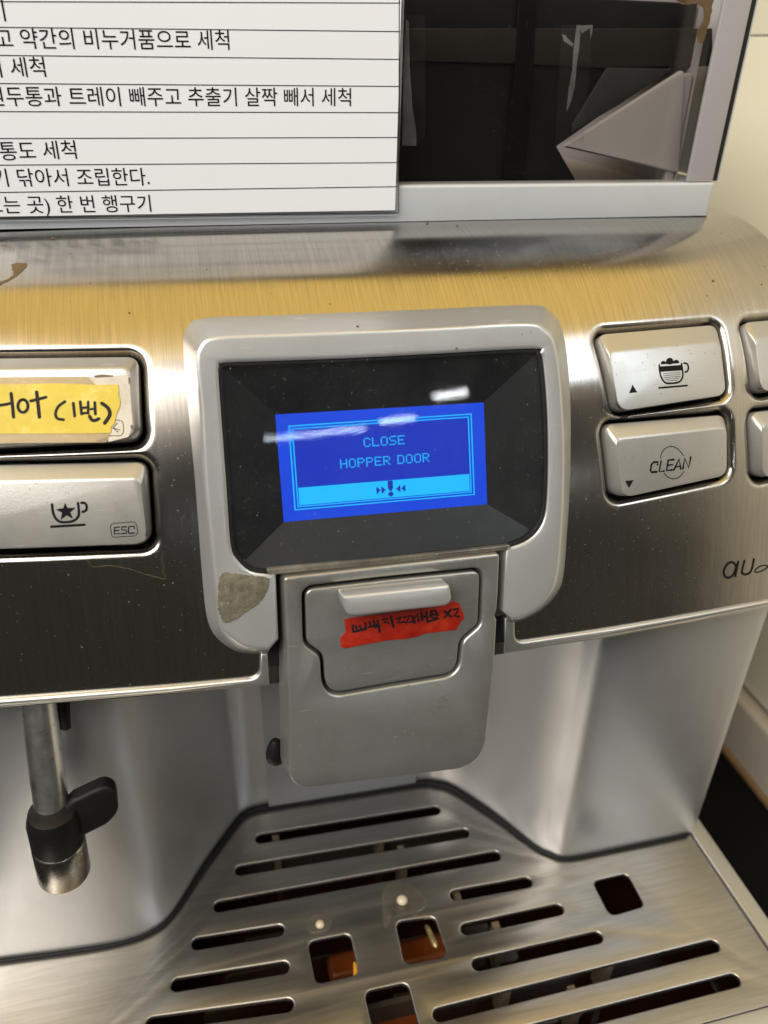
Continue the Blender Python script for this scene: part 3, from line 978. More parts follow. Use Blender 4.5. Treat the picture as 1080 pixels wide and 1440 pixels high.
# --- lower body
def tz(p): return TRAY.uv(p)
OUTL = [(-60, 1360), (0, 1352), (100, 1339), (170, 1327), (213, 1312), (243, 1287), (285, 1222), (328, 1163), (343, 1147), (370, 1137), (470, 1121), (583, 1103), (612, 1103), (640, 1112), (700, 1152), (748, 1189), (772, 1202), (800, 1208), (880, 1193), (966, 1174), (973, 1168)]
ol = smooth_open([np.array(tz(p)) for p in OUTL], 4)
ol = [(-0.150, ol[0][1] + 0.001)] + ol
ol = ol + [(ol[-1][0] + 0.0005, ol[-1][1] + 0.003), (ol[-1][0] + 0.0005, 0.44), (-0.150, 0.44)]
plate('lower_body', ol, [], lambda u, v, w: np.array([u, v, w]), 0.1485, 0.0012, 0.0, M['column'], mach, label='satin steel columns and recess behind the tray')
# centre plate of the recess
a1, a2 = np.array(tz((378, 1136))), np.array(tz((583, 1103)))
pm = lambda u, v, w: np.array([a1[0] + (a2[0] - a1[0]) * u, a1[1] + (a2[1] - a1[1]) * u - w, v])
plate('recess_plate', [(0, 0.0015), (1, 0.0015), (1, 0.146), (0, 0.146)], [], pm, 0.0016, -0.001, 0.0004, M['recess'], mach)
# gasket between the body and the tray
gp = [np.array([q[0], q[1] - 0.0006, 0.0012]) for q in smooth_open([np.array(tz(p)) for p in OUTL[:-1]], 4)]
rad = []
for q in gp:
    rad.append(0.0009 + 0.0012 * min(1, max(0, (q[1] - 0.206) / 0.03)))
tube('tray_gasket', gp, rad, M['rubber'], mach, 10)

# --- drip tray
RI = [tz(p) for p in [(971, 1171), (1053, 1300)]]
xr = float(np.mean([RI[0][0], RI[1][0]]))
FRT = tz((1040, 1425))[1]
tray = part_empty('drip_tray', mach)
outer = rounded([(-xr, FRT), (xr, FRT), (xr, 0.30), (-xr, 0.30)], 0.004, 5)
SL = [((359, 1180), (619, 1138), 10.5), ((330, 1225), (660, 1170), 11.5), ((300, 1276), (704, 1202), 13.5),
      ((269, 1328), (400, 1307), 13), ((240, 1386), (407, 1359), 14), ((204, 1441), (413, 1412), 14.5),
      ((633, 1260), (748, 1239), 12.5), ((648, 1308), (792, 1277), 13.5), ((664, 1358), (847, 1316), 14.5),
      ((609, 1429), (1011, 1328), 17), ((625, 1483), (1040, 1376), 17.5)]
holes = []


def slot(a, b, hw):
    a, b = np.array(a), np.array(b)
    t = (b - a) / np.linalg.norm(b - a); nrm_ = np.array([-t[1], t[0]])
    a, b = a + t * hw, b - t * hw
    L = []
    for q in np.linspace(90, 270, 9): L.append(a + hw * (t * math.cos(math.radians(q)) + nrm_ * math.sin(math.radians(q))))
    for q in np.linspace(-90, 90, 9): L.append(b + hw * (t * math.cos(math.radians(q)) + nrm_ * math.sin(math.radians(q))))
    return L


slots_xy = []
for a, b, w in SL:
    a, b = tz(a), tz(b)
    slots_xy.append((a, b)); holes.append(slot(a, b, 0.0026))
for a, b in slots_xy[-2:]:      # the two long slots repeat on the other side of the tray
    if -a[0] < a[0]: holes.append(slot((-b[0], b[1]), (-a[0], a[1]), 0.0026))
for pts in ([(432, 1324), (492, 1312), (505, 1370), (444, 1384)], [(556, 1296), (611, 1288), (630, 1345), (569, 1357)],
            [(512, 1394), (573, 1381), (591, 1450), (528, 1463)], [(833, 1239), (882, 1227), (907, 1274), (858, 1288)]):
    holes.append(rounded([tz(p) for p in pts], 0.0028, 5))
plate('grate', outer, holes, lambda u, v, w: np.array([u, v, w]), 0.0, -0.0016, 0.0003, M['tray'], tray, hole_bevel=0.0006, label='brushed steel grate with long slots and square holes')
# pan with rim, liquid and ribs
xo = tz((1080, 1293))[0]
zin = lambda u, v, w: np.array([u, v, w])
rim_o = rounded([(-xo, FRT - 0.008), (xo, FRT - 0.008), (xo, 0.30), (-xo, 0.30)], 0.007, 5)
rim_i = rounded([(-xr - 0.0006, FRT - 0.0006), (xr + 0.0006, FRT - 0.0006), (xr + 0.0006, 0.2955), (-xr - 0.0006, 0.2955)], 0.004, 5)
plate('pan_rim', rim_o, [rim_i], zin, 0.0012, ZC + 0.004, 0.0014, M['trim'], tray, hole_bevel=0.0006)
pi = rounded([(-xr, FRT), (xr, FRT), (xr, 0.295), (-xr, 0.295)], 0.006, 4)
plate('pan_floor', pi, [], zin, -0.036, -0.04, 0.0, M['pan'], tray)
plate('coffee_liquid', offset(np.array(pi), -0.0002), [], zin, -0.0285, -0.0355, 0.0, M['coffee'], tray)
for y in (0.120, 0.165, 0.2425):
    box('pan_rib', (-xr + 0.004, y, -0.030), (xr - 0.004, y + 0.0022, -0.014), M['pan'], tray)
ribx = [(-0.036, 0.2435), (0.020, 0.225), (0.050, 0.180), (0.038, 0.198), (0.012, 0.238), (0.09, 0.160), (0.07, 0.148), (0.045, 0.160)]
for x, y in ribx:
    box('pan_post', (x, y - 0.004, -0.0345), (x + 0.003, y + 0.004, -0.006), M['rib'], tray)
# amber blocks painted as lit liquid seen through the square holes
for (px_, py_, sx, sy) in ((490, 1352, 0.018, 0.012), (598, 1332, 0.026, 0.012), (565, 1432, 0.022, 0.016)):
    c = TRAY.px((px_, py_)); d = ray((px_, py_)); q = CAM + d * ((-0.0255 - CAM[2]) / d[2])
    box('float', (q[0] - sx / 2, q[1] - sy / 2, -0.0345), (q[0] + sx / 2, q[1] + sy / 2, -0.0255), M['amber'], tray, 0.003)
box('base', (-xr + 0.02, 0.08, ZC), (xr - 0.02, 0.44, -0.0405), M['shell'], mach, 0.003)
box('rear_base', (-0.152, 0.301, ZC + 0.001), (0.152, 0.44, 0.0010), M['shell'], mach, 0.003)

# --- steam wand
wand = part_empty('steam_wand', mach)
WP = Plane((0, 0.186, 0), (1, 0, 0), (0, -1, 0))
WT = Plane((0, 0.2015, 0), (1, 0, 0), (0, -1, 0))
top = WT.px((51, 972)); bot = WP.px((77, 1165)); tipb = WP.px((93, 1238))
ax = (tipb - bot) / np.linalg.norm(tipb - bot)
k0 = top + (top - bot) * 0.04
tube('wand_tube', [k0] + [top * (1 - t_) + bot * t_ for t_ in np.linspace(0, 1, 12)], 0.0053, M['chrome'], wand, 28)
sc = depth_scale(bot)
g0 = WP.px((73, 1140)); g1 = WP.px((82, 1184))
gx = (g1 - g0) / np.linalg.norm(g1 - g0)
tube('rubber_grip', [g0 - gx * 0.0010, g0, g0 + gx * 0.004, g1 - gx * 0.001, g1], [0.0050, 0.0072, 0.0082, 0.0082, 0.0078], M['rubber'], wand, 28)
tube('metal_tip', [g1 - gx * 0.0006, g1, g1 + gx * 0.0006, g1 + gx * 0.0146, g1 + gx * 0.0154, g1 + gx * 0.0154], [0.0074, 0.0081, 0.0083, 0.0083, 0.0080, 0.0045], M['tip'], wand, 32)
WG = Plane(g0 + np.array([0, 0.001, 0]), (1, 0.15, 0), (0.1, -1, 0.2))
tabp = rounded([WG.uv(p) for p in [(88, 1133), (103, 1118), (146, 1098), (163, 1104), (167, 1136), (150, 1153), (116, 1170), (90, 1178)]], [0, 0.002, 0.003, 0.004, 0.005, 0.005, 0.002, 0], 5)
plate('grip_tab', tabp, [], WG.map(), 0.0028, -0.0028, 0.0014, M['rubber'], wand)
bk = [WT.px(p) + np.array([0, 0.006, 0]) for p in [(86, 985), (87, 1010), (90, 1036), (91, 1046)]]
tube('wand_bracket', bk, [0.0030, 0.0030, 0.0028, 0.0012], M['rubber'], wand, 12)

# --- bean hopper
HY = 0.2838
HP = Plane((0, HY, 0), (1, 0, 0), (0, -1, 0))
hop = part_empty('bean_hopper', mach)
zb0 = float(HP.px((1000, 295))[2]); zb1 = float(HP.px((780, 259))[2])
xh = float(HP.px((1004, 275))[0])
ZH = ZTOP + 0.00015
ZH1 = zb1
ZT = float(HP.px((780, -30))[2])
mat_id = lambda u, v, w: np.array([u, v, w])
plate('hopper_base', rounded([(-xh, HY), (xh, HY), (xh, 0.430), (-xh, 0.430)], 0.0022, 4),
      [rounded([(-xh + 0.012, HY + 0.010), (xh - 0.012, HY + 0.010), (xh - 0.012, 0.42), (-xh + 0.012, 0.42)], 0.002, 4)], mat_id, ZH1, ZH, 0.0010, M['hopper_grey'], hop)
# window frame: inner pillar at the right, black seal, outer edge
GY = HY + 0.0040
GP = Plane((0, GY, 0), (1, 0, 0), (0, -1, 0))
xin = float(GP.px((963, 242))[0]); xse = float(GP.px((997, 250))[0]); xse2 = float(GP.px((1003, 252))[0])
glass = plate('hopper_window', [(-xse, ZH1 - 0.002), (xse, ZH1 - 0.002), (xse, ZT), (-xse, ZT)], [], lambda u, v, w: np.array([u, GY - w, v]), 0.0010, 0.0008, 0, M['glass'], hop, back=False)
for sx in (-1, 1):
    a, b = sorted((sx * xin, sx * xse))
    box('window_pillar', (a, GY - 0.0030, ZH1 + 0.0003), (b, GY - 0.0012, ZT), M['hopper_lilac'], hop, 0.0006)
    a, b = sorted((sx * (xse + 0.0002), sx * (xse + 0.0030)))
    box('window_seal', (a, GY - 0.0012, ZH1 + 0.0002), (b, GY + 0.0045, ZT), M['black'], hop, 0.0004)
    a, b = sorted((sx * (xse + 0.0031), sx * (xse + 0.0042)))
    box('hopper_side', (a, GY - 0.0005, ZH1 + 0.0002), (b, 0.428, ZT), M['hopper_grey'], hop, 0.0004)
box('hopper_back', (-xse, 0.424, ZH1 + 0.0004), (xse, 0.427, ZT), M['hopper_black'], hop)
#box('hopper_lid', (-xse - 0.004, GY - 0.001, ZT + 0.0005), (xse + 0.004, 0.43, ZT + 0.006), M['hopper_dark'], hop, 0.001)
# inside: right wall, ramp that carries the beans, floor
xw = xin - 0.0005
RW = Plane((xw, 0, 0), (0, 1, 0), (-1, 0, 0))
c1 = RW.px((955, 243)); c2 = RW.px((783, 206)); c3 = RW.px((985, 78))
yb = min(c2[1], 0.41)
mk('inner_wall', [(xw, GY + 0.004, ZH1 - 0.004), (xw, 0.42, ZH1 - 0.004), (xw, 0.42, ZT), (xw, GY + 0.004, ZT)], [(0, 1, 2, 3)], M['hopper_lilac'], hop, False)
box('hopper_floor', (-xw, GY + 0.0045, ZH1 - 0.004), (xw - 0.0005, 0.42, ZH1 - 0.0022), M['hopper_lilac'], hop)
# smoked inner bin: V-shaped funnel seen from the front
CY = GY + 0.0100
CP = Plane((0, CY, 0), (1, 0, 0), (0, -1, 0))
vb = [CP.px(p) for p in [(1010, -80), (987, 77), (783, 206), (812, 256)]]
zt_ = min(float(vb[0][2]), ZT - 0.004)
bo = [(vb[3][0], ZH1 - 0.0015), (vb[2][0], float(vb[2][2])), (min(vb[1][0], xw - 0.0012), float(vb[1][2])), (xw - 0.0012, zt_),
      (-xw + 0.001, zt_), (-xw + 0.001, float(vb[1][2])), (-vb[2][0], float(vb[2][2])), (-vb[3][0], ZH1 - 0.0015)]
plate('bean_funnel', bo, [], lambda u, v, w: np.array([u, CY - w, v]), 0.0, -0.022, 0.0006, M['hopper_dark'], hop, label='dark smoked funnel inside the hopper')
# pale gusset below the slope, grey funnel facet, reflections built as band and strip
GG = Plane((0, GY + 0.0045, 0), (1, 0, 0), (0, -1, 0))
ggp = [GG.uv(p) for p in [(790, 206), (958, 99), (962, 104), (953, 243)]]
plate('gusset', rounded(ggp, [0.0002, 0.0008, 0.0008, 0.0012], 4), [], GG.map(), 0.0008, -0.0012, 0.0005, M['gusset'], hop)
zk = zoomed(3.375, 740, 0)
plate('funnel_facet', [CP.uv(zk(*p)) for p in [(378, 320), (690, 326), (430, 500), (215, 625), (215, 590)]], [], CP.map(), 0.0012, 0.0001, 0.0004, M['facet'], hop)
plate('reflection_band', [CP.uv(p) for p in [(570, 40), (1000, 40), (1000, 93), (840, 96), (720, 90), (570, 86)]], [], CP.map(), 0.0010, 0.0001, 0.0004, M['ledge'], hop)
plate('reflection_strip', [CP.uv(p) for p in [(730, -60), (757, -60), (748, 98), (735, 252), (705, 252), (722, 98)]], [], CP.map(), 0.0014, 0.0002, 0.0004, M['hopper_black'], hop)
box('inner_rib', (xw - 0.0042, GY + 0.0048, ZH1 - 0.002), (xw - 0.0008, GY + 0.0075, float(vb[1][2]) - 0.006), M['hopper_lilac'], hop, 0.0005)

# ------------------------------------------------------------------ things on the machine
# oily coffee residue dried on the inside of the window
IN = Plane((0, GY - 0.0007, 0), (1, 0, 0), (0, -1, 0))
rs = np.array(spline([np.array(IN.uv(zk(*p))) for p in [(700, -20), (760, 22), (800, 12), (842, 45), (838, 105), (812, 150), (822, 205), (845, 190), (868, 110), (885, 20), (880, -20)]], 5))
rs = rs + rng.normal(0, 0.00015, rs.shape)
plate('coffee_residue', rs, [], IN.map(), -0.0001, -0.00025, 0, M['oily'], hop)
rs = spline([np.array(IN.uv(zk(*p))) for p in [(705, -20), (730, 12), (760, 20), (800, -5), (790, -20)]], 4)
plate('coffee_residue', rs, [], IN.map(), -0.00028, -0.0004, 0, M['cream'], hop)

# paper notice
NP = Plane((0, HY - 0.0012, 0), (1, 0, 0), (0, -1, 0))
pbot = NP.px((559, 300)); ptop = float(NP.px((560, -60))[2])
xL, xR = -0.160, float(pbot[0])
zB = max(float(pbot[2]), ZH + 0.0006)
notice = empty('paper_notice', (0, HY, zB), 'laminated white notice with ruled rows of Korean cleaning instructions taped to the hopper', 'notice')
nm = lambda u, v, w: np.array([u, HY - 0.0012 - w, v])
sl = (NP.px((0, 309.5))[2] - NP.px((555, 299))[2]) / (NP.px((555, 299))[0] - NP.px((0, 309.5))[0])
mk_sheet = [(xL, zB), (xR, zB), (xR, ptop), (xL, ptop)]
plate('laminate', mk_sheet, [], nm, 0.0000, -0.0004, 0.0, M['paper_edge'], notice)
plate('sheet', [(xL, zB + 0.0011), (xR - 0.0010, zB + 0.0011), (xR - 0.0010, ptop), (xL, ptop)], [], nm, 0.00025, 0.0001, 0.0, M['paper'], notice)
z1 = zoomed(1080 / 570, 0, 0)
OFFP = 0.00030
NPo = Plane((0, HY - 0.0012 - OFFP, 0), (1, 0, 0), (0, -1, 0))
lines = [((-40, 4), (1066, 8)), ((-40, 72), (1065, 84)), ((-40, 147), (1062, 158)), ((-40, 222), (1062, 230)), ((-40, 297), (1062, 300)), ((-40, 369), (1062, 366)), ((-40, 440), (1062, 433)), ((-40, 513), (1062, 497)), ((-40, 582), (1060, 567))]
ribbons('ruled_lines', [([z1(a[0] - 620, a[1] - (b[1] - a[1]) * 0.56), z1(*b)], 1.15) for a, b in lines], lambda p: NPo.px(p), NPo.n, M['ink'], notice)
ribbons('table_border', [([z1(1064, -20), z1(1062, 566)], 1.2)], lambda p: NPo.px(p), NPo.n, M['ink'], notice)
ribbons('sheet_fold', [([z1(0, 589), z1(1058, 573)], 1.0)], lambda p: NPo.px(p), NPo.n, M['hopper_grey'], notice)
TXT = [('기', (-26, 58), (17, 58), 1.0), ('고 약간의 비누거품으로 세척', (-8, 131), (612, 134), 1.0), ('서 세척', (-34, 208), (124, 206), 1.0),
       ('원두통과 트레이 빼주고 추출기 살짝 빼서 세척', (-30, 284), (935, 284), 1.0), ('두통도 세척', (-46, 430), (206, 424), 1.0),
       ('기 닦아서 조립한다.', (-14, 499), (400, 495), 1.0), ('오는 곳) 한 번 행구기', (-34, 571), (404, 565), 1.0)]
for s_, a, b, k in TXT:
    V, Fc = text_mesh(s_)
    if not len(V): continue
    A, B = NPo.px(z1(*a)), NPo.px(z1(*b))
    w0 = V[:, 0].max() - V[:, 0].min()
    ex = (B - A) / w0
    sc_ = np.linalg.norm(ex)
    ez = np.array([0, 0, 1.0]) * sc_ * k
    vv = [A + ex * (v[0] - V[:, 0].min()) + ez * (v[1] + 0.10) + NPo.n * 0.00006 for v in V]
    mk('lettering', vv, Fc, M['ink'], notice, False)

# clear tape on the hopper window
TP = Plane((0, GY - 0.0011, 0), (1, 0, 0), (0, -1, 0))
zt = zoomed(3.375, 740, 0)


def tape(name, pts, strips, label):
    o = plate(name, [TP.uv(p) for p in pts], [], TP.map(), 0.00012, 0.00002, 0, M['cleartape'], None, back=False)
    tag(o, label, 'tape')
    for st in strips:
        plate('wrinkle', [TP.uv(p) for p in st], [], TP.map(), 0.0002, 0.00014, 0, M['tapebubble'], o, back=False)
    return o


tape('clear_tape', [zt(*p) for p in [(170, 118), (315, 118), (270, 672), (135, 680)]],
     [[zt(*p) for p in [(238, 120), (258, 118), (250, 230), (240, 300), (228, 420), (205, 500), (190, 530), (200, 420), (218, 330), (222, 240)]],
      [zt(*p) for p in [(168, 160), (182, 168), (225, 210), (215, 222), (178, 195)]],
      [zt(*p) for p in [(255, 122), (315, 118), (312, 150), (305, 185), (302, 132), (262, 160)]]], 'strip of clear tape wrinkled down the middle of the smoked hopper window')
zu = zoomed(1080 / 220, 540, 0)
tape('clear_tape', [zu(*p) for p in [(128, 105), (288, 105), (282, 960), (124, 1006)]],
     [[zu(*p) for p in [(150, 130), (170, 150), (178, 480), (195, 740), (222, 900), (222, 1005), (124, 1006), (132, 500), (140, 260)]]], 'strip of clear tape holding the edge of the paper notice')

# yellow tape with handwriting on the long button
hb = BTN['hot']
zy = zoomed(1080 / 210, 0, 490)
BP = hb['pl']; hh = hb['hgt']
lab = empty('tape_label', tuple(BP.px((90, 580), hh)), 'yellow tape reading Hot (1번) over a worn white label on a button', 'label')
def on_btn(pts): return [BP.uv(zy(*p), hh) for p in pts]
plate('white_label', rounded(on_btn([(-700, 215), (600, 205), (660, 205), (905, 192), (938, 215), (950, 420), (962, 560), (930, 640), (780, 678), (-700, 690)]), 0.0003, 3), [], BP.map(), hh + 0.00018, hh + 0.00003, 0, M['oldpaper'], lab)
plate('yellowed_tape', on_btn([(-700, 212), (640, 205), (690, 262), (800, 620), (770, 680), (-700, 692)]), [], BP.map(), hh + 0.00030, hh + 0.00020, 0, M['oldtape'], lab)
yp_ = [(-700, 262), (-100, 258), (100, 262), (400, 255), (700, 266), (855, 262), (862, 300), (858, 340), (872, 380), (868, 420), (842, 480), (832, 540), (806, 570), (804, 612), (600, 616), (300, 618), (0, 618), (-700, 622)]
plate('yellow_tape', on_btn(yp_), [], BP.map(), hh + 0.00042, hh + 0.00031, 0, M['yellow'], lab)
for st_ in ([(676, 197), (740, 188), (822, 196), (815, 206), (730, 210), (690, 212)], [(928, 210), (944, 214), (938, 262), (930, 250)], [(944, 556), (960, 552), (962, 580), (948, 584)], [(690, 670), (775, 640), (786, 676), (740, 684)]):
    plate('label_stain', on_btn(st_), [], BP.map(), hh + 0.00024, hh + 0.00019, 0, M['stain'], lab)
hand = [([(80, 325), (90, 410), (98, 497)], 24), ([(-30, 340), (-18, 490)], 24), ([(-30, 415), (40, 405), (92, 392)], 22), (arc(166, 416, 36, 46, -100, 265, 20), 22),
        ([(265, 315), (275, 400), (285, 497)], 25), ([(222, 380), (280, 366), (333, 352)], 22), ([(470, 384), (422, 420), (402, 470), (415, 506), (460, 515)], 20),
        ([(530, 395), (540, 490)], 20), ([(580, 385), (590, 475)], 20), ([(638, 385), (637, 470)], 18), ([(585, 432), (640, 425)], 18), ([(590, 470), (640, 465)], 18),
        ([(685, 390), (690, 475)], 20), ([(655, 440), (685, 435)], 16), ([(648, 490), (665, 518), (690, 520), (715, 508)], 24), ([(737, 397), (780, 430), (794, 480), (757, 540)], 26)]
st = []
for pts, w in hand:
    pts = [zy(*p) for p in pts]
    if len(pts) > 2: pts = [tuple(p) for p in spline(pts, 4, False)]
    st.append((pts, w * 210 / 1080))
ribbons('handwriting', st, lambda p: BP.px(p, hh + 0.00043), BP.n, M['marker'], lab)
fr_ = spline([(812, 520), (850, 518), (885, 530), (893, 570), (890, 610), (870, 630), (820, 631), (780, 632)], 4, False)
ribbons('back_arrow_mark', [([zy(*p) for p in fr_], 0.9), ([zy(*p) for p in [(848, 540), (816, 575), (852, 604)]], 1.2), ([zy(*p) for p in [(818, 575), (868, 590)]], 1.0)],
        lambda p: BP.px(p, hh + 0.0002), BP.n, M['ink'], lab)

# red tape with handwriting on the lid
zt6 = zoomed(5.4, 470, 800)
RO = DO - 0.0002
rl = empty('tape_label', tuple(BZ.px((566, 878), RO)), 'torn red tape with black handwriting below the finger lip of the lid', 'label')
redp = [(75, 385), (110, 372), (190, 362), (400, 335), (700, 290), (850, 262), (905, 245), (945, 258), (965, 300), (988, 372), (960, 400), (925, 462), (850, 470), (760, 482), (690, 488), (640, 510), (540, 532), (470, 535), (380, 545), (240, 570), (75, 604), (50, 590), (42, 530), (60, 500), (88, 478), (80, 430)]
rp2 = [np.array(BZ.uv(zt6(*p), RO)) for p in redp]
plate('red_tape', rp2, [], BZ.map(), RO + 0.00022, RO + 0.00002, 0.00005, M['red'], rl)
scrib = [[(140, 430), (145, 478)], [(145, 478), (240, 458)], [(165, 432), (172, 468)], [(195, 430), (202, 460), (236, 450)], [(235, 412), (242, 456)], [(268, 402), (280, 440)], [(262, 442), (320, 426)], [(300, 395), (306, 430)],
         [(330, 393), (345, 478)], [(310, 442), (346, 432)], [(365, 385), (405, 375), (380, 408), (412, 408)], [(430, 363), (450, 442)], [(475, 377), (510, 360), (480, 408), (530, 402)], [(532, 368), (575, 352), (545, 408), (592, 400)],
         [(590, 358), (612, 408)], [(600, 388), (630, 342), (642, 398)], [(660, 333), (668, 388)], [(665, 366), (692, 360)], [(700, 328), (708, 396)], [(737, 320), (730, 362), (770, 377), (786, 345), (765, 313), (737, 325)], [(735, 348), (782, 342)], [(705, 402), (786, 376)],
         [(838, 320), (887, 362)], [(885, 308), (840, 368)], [(905, 307), (940, 300), (930, 335), (905, 352), (946, 362)]]
st = []
for i, pts in enumerate(scrib):
    st.append(([zt6(*p) for p in pts], 18 / 5.4))
ribbons('handwriting', st, lambda p: BZ.px(p, RO + 0.00023), BZ.n, M['marker'], rl)

# water spots with foam beads in place of highlights, on the tray
def puddle(pts, bead, br, label):
    q = [np.array(tz(p)) for p in pts]
    L = np.array(spline(q, 5))
    if area2(L) < 0: L = L[::-1]
    c = L.mean(0)
    loops = []
    for k_, h_ in ((1.0, 0.00003), (0.97, 0.00035), (0.88, 0.0006), (0.6, 0.0008), (0.2, 0.0009)):
        loops.append([np.array([c[0] + (p[0] - c[0]) * k_, c[1] + (p[1] - c[1]) * k_, h_]) for p in L])
    o = loft('water_spot', loops, M['water'], None, cap0=False)
    tag(o, label, 'water spot')
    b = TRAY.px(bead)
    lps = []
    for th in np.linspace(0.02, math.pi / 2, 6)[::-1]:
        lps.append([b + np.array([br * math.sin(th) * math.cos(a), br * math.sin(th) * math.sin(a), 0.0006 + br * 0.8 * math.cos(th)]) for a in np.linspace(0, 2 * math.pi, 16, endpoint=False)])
    loft('highlight_bead', lps, M['cream'], o, cap0=False)


za = zoomed(1080 / 440, 200, 1080)
puddle([za(*p) for p in [(835, 410), (900, 390), (955, 420), (985, 462), (965, 495), (900, 512), (862, 528), (840, 552), (828, 500)]], za(897, 460), 0.0024, 'larger milky water spot with a foam bead standing in for a highlight behind the right square hole')
puddle([za(*p) for p in [(600, 500), (640, 510), (660, 530), (640, 562), (600, 575), (570, 560), (575, 525)]], za(614, 543), 0.0019, 'small milky water spot with a foam bead standing in for a highlight behind the left square hole')
# drops on the hole edges
for i, (p, r0) in enumerate([((598.5, 1316), 0.0), ((548, 1290), 0.0009), ((584, 1287), 0.0010), ((597, 1286), 0.0009)]):
    if r0 == 0: continue
    b = TRAY.px(p)
    lps = []
    for th in np.linspace(0.02, math.pi / 2, 5)[::-1]:
        lps.append([b + np.array([r0 * math.sin(th) * math.cos(a), r0 * math.sin(th) * math.sin(a), r0 * 0.9 * math.cos(th)]) for a in np.linspace(0, 2 * math.pi, 12, endpoint=False)])
    o = loft('water_drop', lps, M['water'], None, cap0=False)
    tag(o, 'tiny clear water drop on the rear rim of the right square hole', 'water drop', 'drops on the hole rim')

# dried coffee on top of the steel
def stain_patch(pts, label):
    L = np.array(spline([np.array(panel_hit(p)) for p in pts], 5)); L = L + rng.normal(0, 0.00012, L.shape)
    o = plate('coffee_stain', L, [], panel_map, 0.00012, 0.00001, 0.00003, M['stain'], mach)
    return o


zs = zoomed(3.6, 0, 290)
stain_patch([zs(*p) for p in [(60, 295), (95, 288), (136, 292), (130, 312), (95, 345), (50, 372), (10, 395), (-20, 405), (-20, 388), (30, 372), (68, 345), (62, 320)]], '')
stain_patch([zs(*p) for p in [(258, 158), (272, 156), (277, 166), (262, 169)]], '')
for cx, cy, r0 in ((601, 314, 3.0), (351, 440, 3.2), (642, 490, 2.2), (503, 459, 2.0), (643, 318, 1.3), (1003, 395, 1.6), (182, 440, 1.4)):
    pos_ = [(cx + r0 * math.cos(a) * random.uniform(0.6, 1.2), cy + r0 * 0.8 * math.sin(a) * random.uniform(0.6, 1.2)) for a in np.linspace(0, 6.28, 7, endpoint=False)]
    if (cx, cy) in ((642, 490), (503, 459)):
        plate('coffee_stain', spline([np.array(BZ.uv(p)) for p in pos_], 3), [], BZ.map(), 0.00012, 0.00001, 0, M['stain'], bez)
    elif (cx, cy) not in ((351, 440),):
        stain_patch(pos_, '')

# scrap of clear tape edge left on the steel below the star button
zq = zoomed(771 / 300, 0, 440)
tp = [zq(*p) for p in [(305, 878), (335, 918), (400, 912), (470, 925), (530, 945), (595, 962), (590, 930), (584, 862)]]
L = [np.array(panel_hit(p)) for p in tp]
o = plate('clear_tape', L, [], panel_map, 0.00014, 0.00002, 0, M['cleartape'], None, back=False)
tag(o, 'torn scrap of clear tape on the dark steel below the star button', 'tape')
ribbons('torn_edge', [([zq(*p) for p in [(305, 878), (335, 918), (400, 912), (470, 925), (530, 945), (595, 962), (600, 950), (586, 935), (595, 915), (584, 895), (590, 862)]], 0.7)], lambda p: panel_pt(p), tangent_plane(*panel_hit((170, 800))).n, M['oldtape'], o, thick=0.0002)

# pin, and an amber glint built as a sliver, in the square holes
pp0, pp1 = TRAY.px((603, 1297)), TRAY.px((613, 1321))
tube('hole_pin', [pp0 + np.array([0, 0.002, -0.0060]), pp0 + np.array([0, 0, -0.0045]), pp1 + np.array([0, 0, -0.0040]), pp1 + np.array([0, -0.0012, -0.0040])], [0.0009, 0.0012, 0.0014, 0.0006], M['rib2'], tray, 12)
ae = [TRAY.uv(p) for p in [(497, 1344), (502, 1344), (505, 1366), (497, 1369)]]
plate('glint_sliver', ae, [], zin, -0.0040, -0.0060, 0.0005, M['amber_glint'], tray)


def specks(name, n, x0, y0, x1, y1, posf, nf, mat, parent, rmin, rmax, stretch=1.0, seed=1, keep=None):
    """fine dust, scuffs or dried splashes lying on a surface: too small to pick apart, one part"""
    rg = np.random.default_rng(seed)
    V, Fc = [], []
    k = 0
    while k < n:
        p = (rg.uniform(x0, x1), rg.uniform(y0, y1))
        k += 1
        if keep and not keep(p): continue
        c = np.asarray(posf(p)); nn = nf(p) if callable(nf) else nf
        sc_ = depth_scale(c); r0 = rg.uniform(rmin, rmax) * sc_ * 0.5
        a0 = rg.uniform(0, 6.28); st_ = 1 + (stretch - 1) * rg.random()
        u = np.cross(nn, [0.0, 0.3, 1.0]); u /= np.linalg.norm(u); v = np.cross(nn, u)
        d1 = u * math.cos(a0) + v * math.sin(a0); d2 = -u * math.sin(a0) + v * math.cos(a0)
        b = len(V); m = 7
        for q in range(m):
            th = 2 * math.pi * q / m
            V.append(c + nn * (0.00006 + 0.0000015 * (k % 20)) + d1 * r0 * st_ * math.cos(th) * rg.uniform(0.7, 1.2) + d2 * r0 / math.sqrt(st_) * math.sin(th) * rg.uniform(0.7, 1.2))
        Fc.append(tuple(range(b, b + m)))
    if not V: return
    o = mk(name, V, Fc, mat, parent, False)
    o['kind'] = 'stuff'
    return o


def in_poly(p, poly):
    x, y = p; c = False
    for i in range(len(poly)):
        (x1, y1), (x2, y2) = poly[i], poly[i - 1]
        if (y1 > y) != (y2 > y) and x < (x2 - x1) * (y - y1) / (y2 - y1) + x1: c = not c
    return c


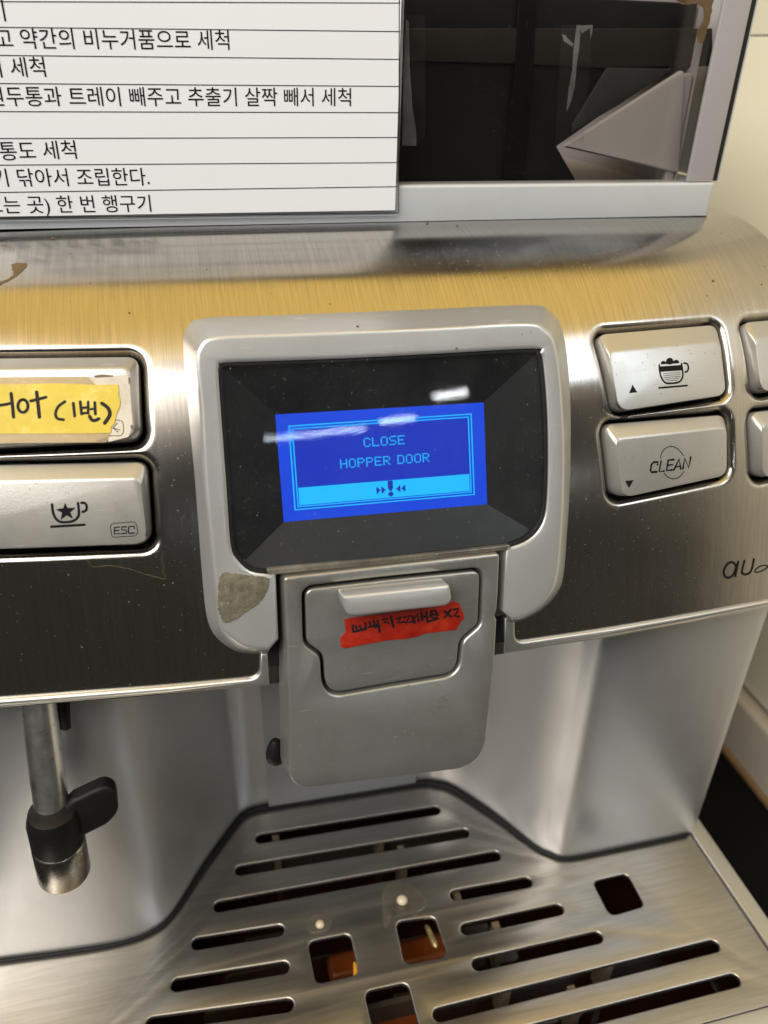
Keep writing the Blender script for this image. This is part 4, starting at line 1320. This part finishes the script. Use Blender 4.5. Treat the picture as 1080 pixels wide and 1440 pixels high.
bez_out = [b_ for a_, b_ in OUT if b_] + [(400, 1000)]
off_panel = [[(-999, 470), (235, 470), (235, 790), (-999, 790)], [(800, 430), (1200, 430), (1200, 712), (800, 712)], bez_out, [(370, 780), (730, 760), (730, 1000), (370, 1000)]]
on_panel = lambda p: not any(in_poly(p, q) for q in off_panel) and p[1] < 985 - 0.09 * p[0] - 0.00006 * p[0] ** 2
pnf = lambda p: tangent_plane(*panel_hit(p)).n
specks('dust', 110, 0, 640, 1080, 975, panel_pt, pnf, M['dust'], mach, 0.6, 1.5, 4.5, 3, on_panel)
specks('dust', 60, 0, 320, 1080, 640, panel_pt, pnf, M['dust'], mach, 0.7, 1.6, 2.5, 5, on_panel)
specks('splashes', 26, 0, 320, 1080, 455, panel_pt, pnf, M['stain'], mach, 1.0, 2.6, 1.6, 6, on_panel)
door_in = lambda p: in_poly(p, [(q[0], q[1]) for q in DOORpx])
lid_px = [zdoor(*p) for p in LID]
specks('dust', 55, 400, 790, 700, 1100, lambda p: BZ.px(p, DO), BZ.n, M['dust'], door, 0.5, 1.3, 3.0, 8, lambda p: door_in(p) and not in_poly(p, lid_px))
specks('splashes', 34, 400, 790, 700, 1100, lambda p: BZ.px(p, DO), BZ.n, M['splash'], door, 1.0, 3.2, 1.5, 9, lambda p: door_in(p) and not in_poly(p, lid_px))
specks('dust', 60, 425, 800, 680, 980, lambda p: BZ.px(p, DO - 0.0002), BZ.n, M['dust'], door, 0.7, 1.6, 3.0, 10, lambda p: in_poly(p, [(440, 915), (640, 890), (635, 940), (470, 965)]))
frame_px = [a_ for a_, b_ in OUT]
specks('dust', 70, 250, 440, 800, 915, lambda p: BZ.px(p, 0), BZ.n, M['dust'], bez, 0.7, 1.5, 2.5, 11, lambda p: in_poly(p, frame_px) and not in_poly(p, [(x_ + (-6 if x_ < 540 else 6), y_ + (-6 if y_ < 640 else 8)) for x_, y_ in WIN] ))
specks('splashes', 16, 250, 440, 800, 915, lambda p: BZ.px(p, 0), BZ.n, M['splash'], bez, 1.0, 2.6, 1.5, 12, lambda p: in_poly(p, frame_px) and not in_poly(p, [(x_ + (-6 if x_ < 540 else 6), y_ + (-6 if y_ < 640 else 8)) for x_, y_ in WIN] ))
specks('dust', 70, 310, 495, 770, 800, lambda p: BZ.px(p, -0.0006), BZ.n, M['dust'], disp, 0.6, 1.3, 2.0, 13, lambda p: in_poly(p, WIN))
for kk, sd_ in (('hot', 1), ('star', 2), ('up', 3), ('clean', 4)):
    bb = BTN[kk]; fp = bb['face']
    if kk == 'hot': continue
    xs_ = [q[0] for q in fp]; ys_ = [q[1] for q in fp]
    specks('grime', 45, min(xs_), min(ys_), max(xs_), max(ys_), btn_pos(kk), bb['pl'].n, M['splash'], bb['ob'], 0.7, 1.8, 1.8, 20 + sd_, lambda p: in_poly(p, fp) and min(ys_) + 6 < p[1] < max(ys_) - 6)
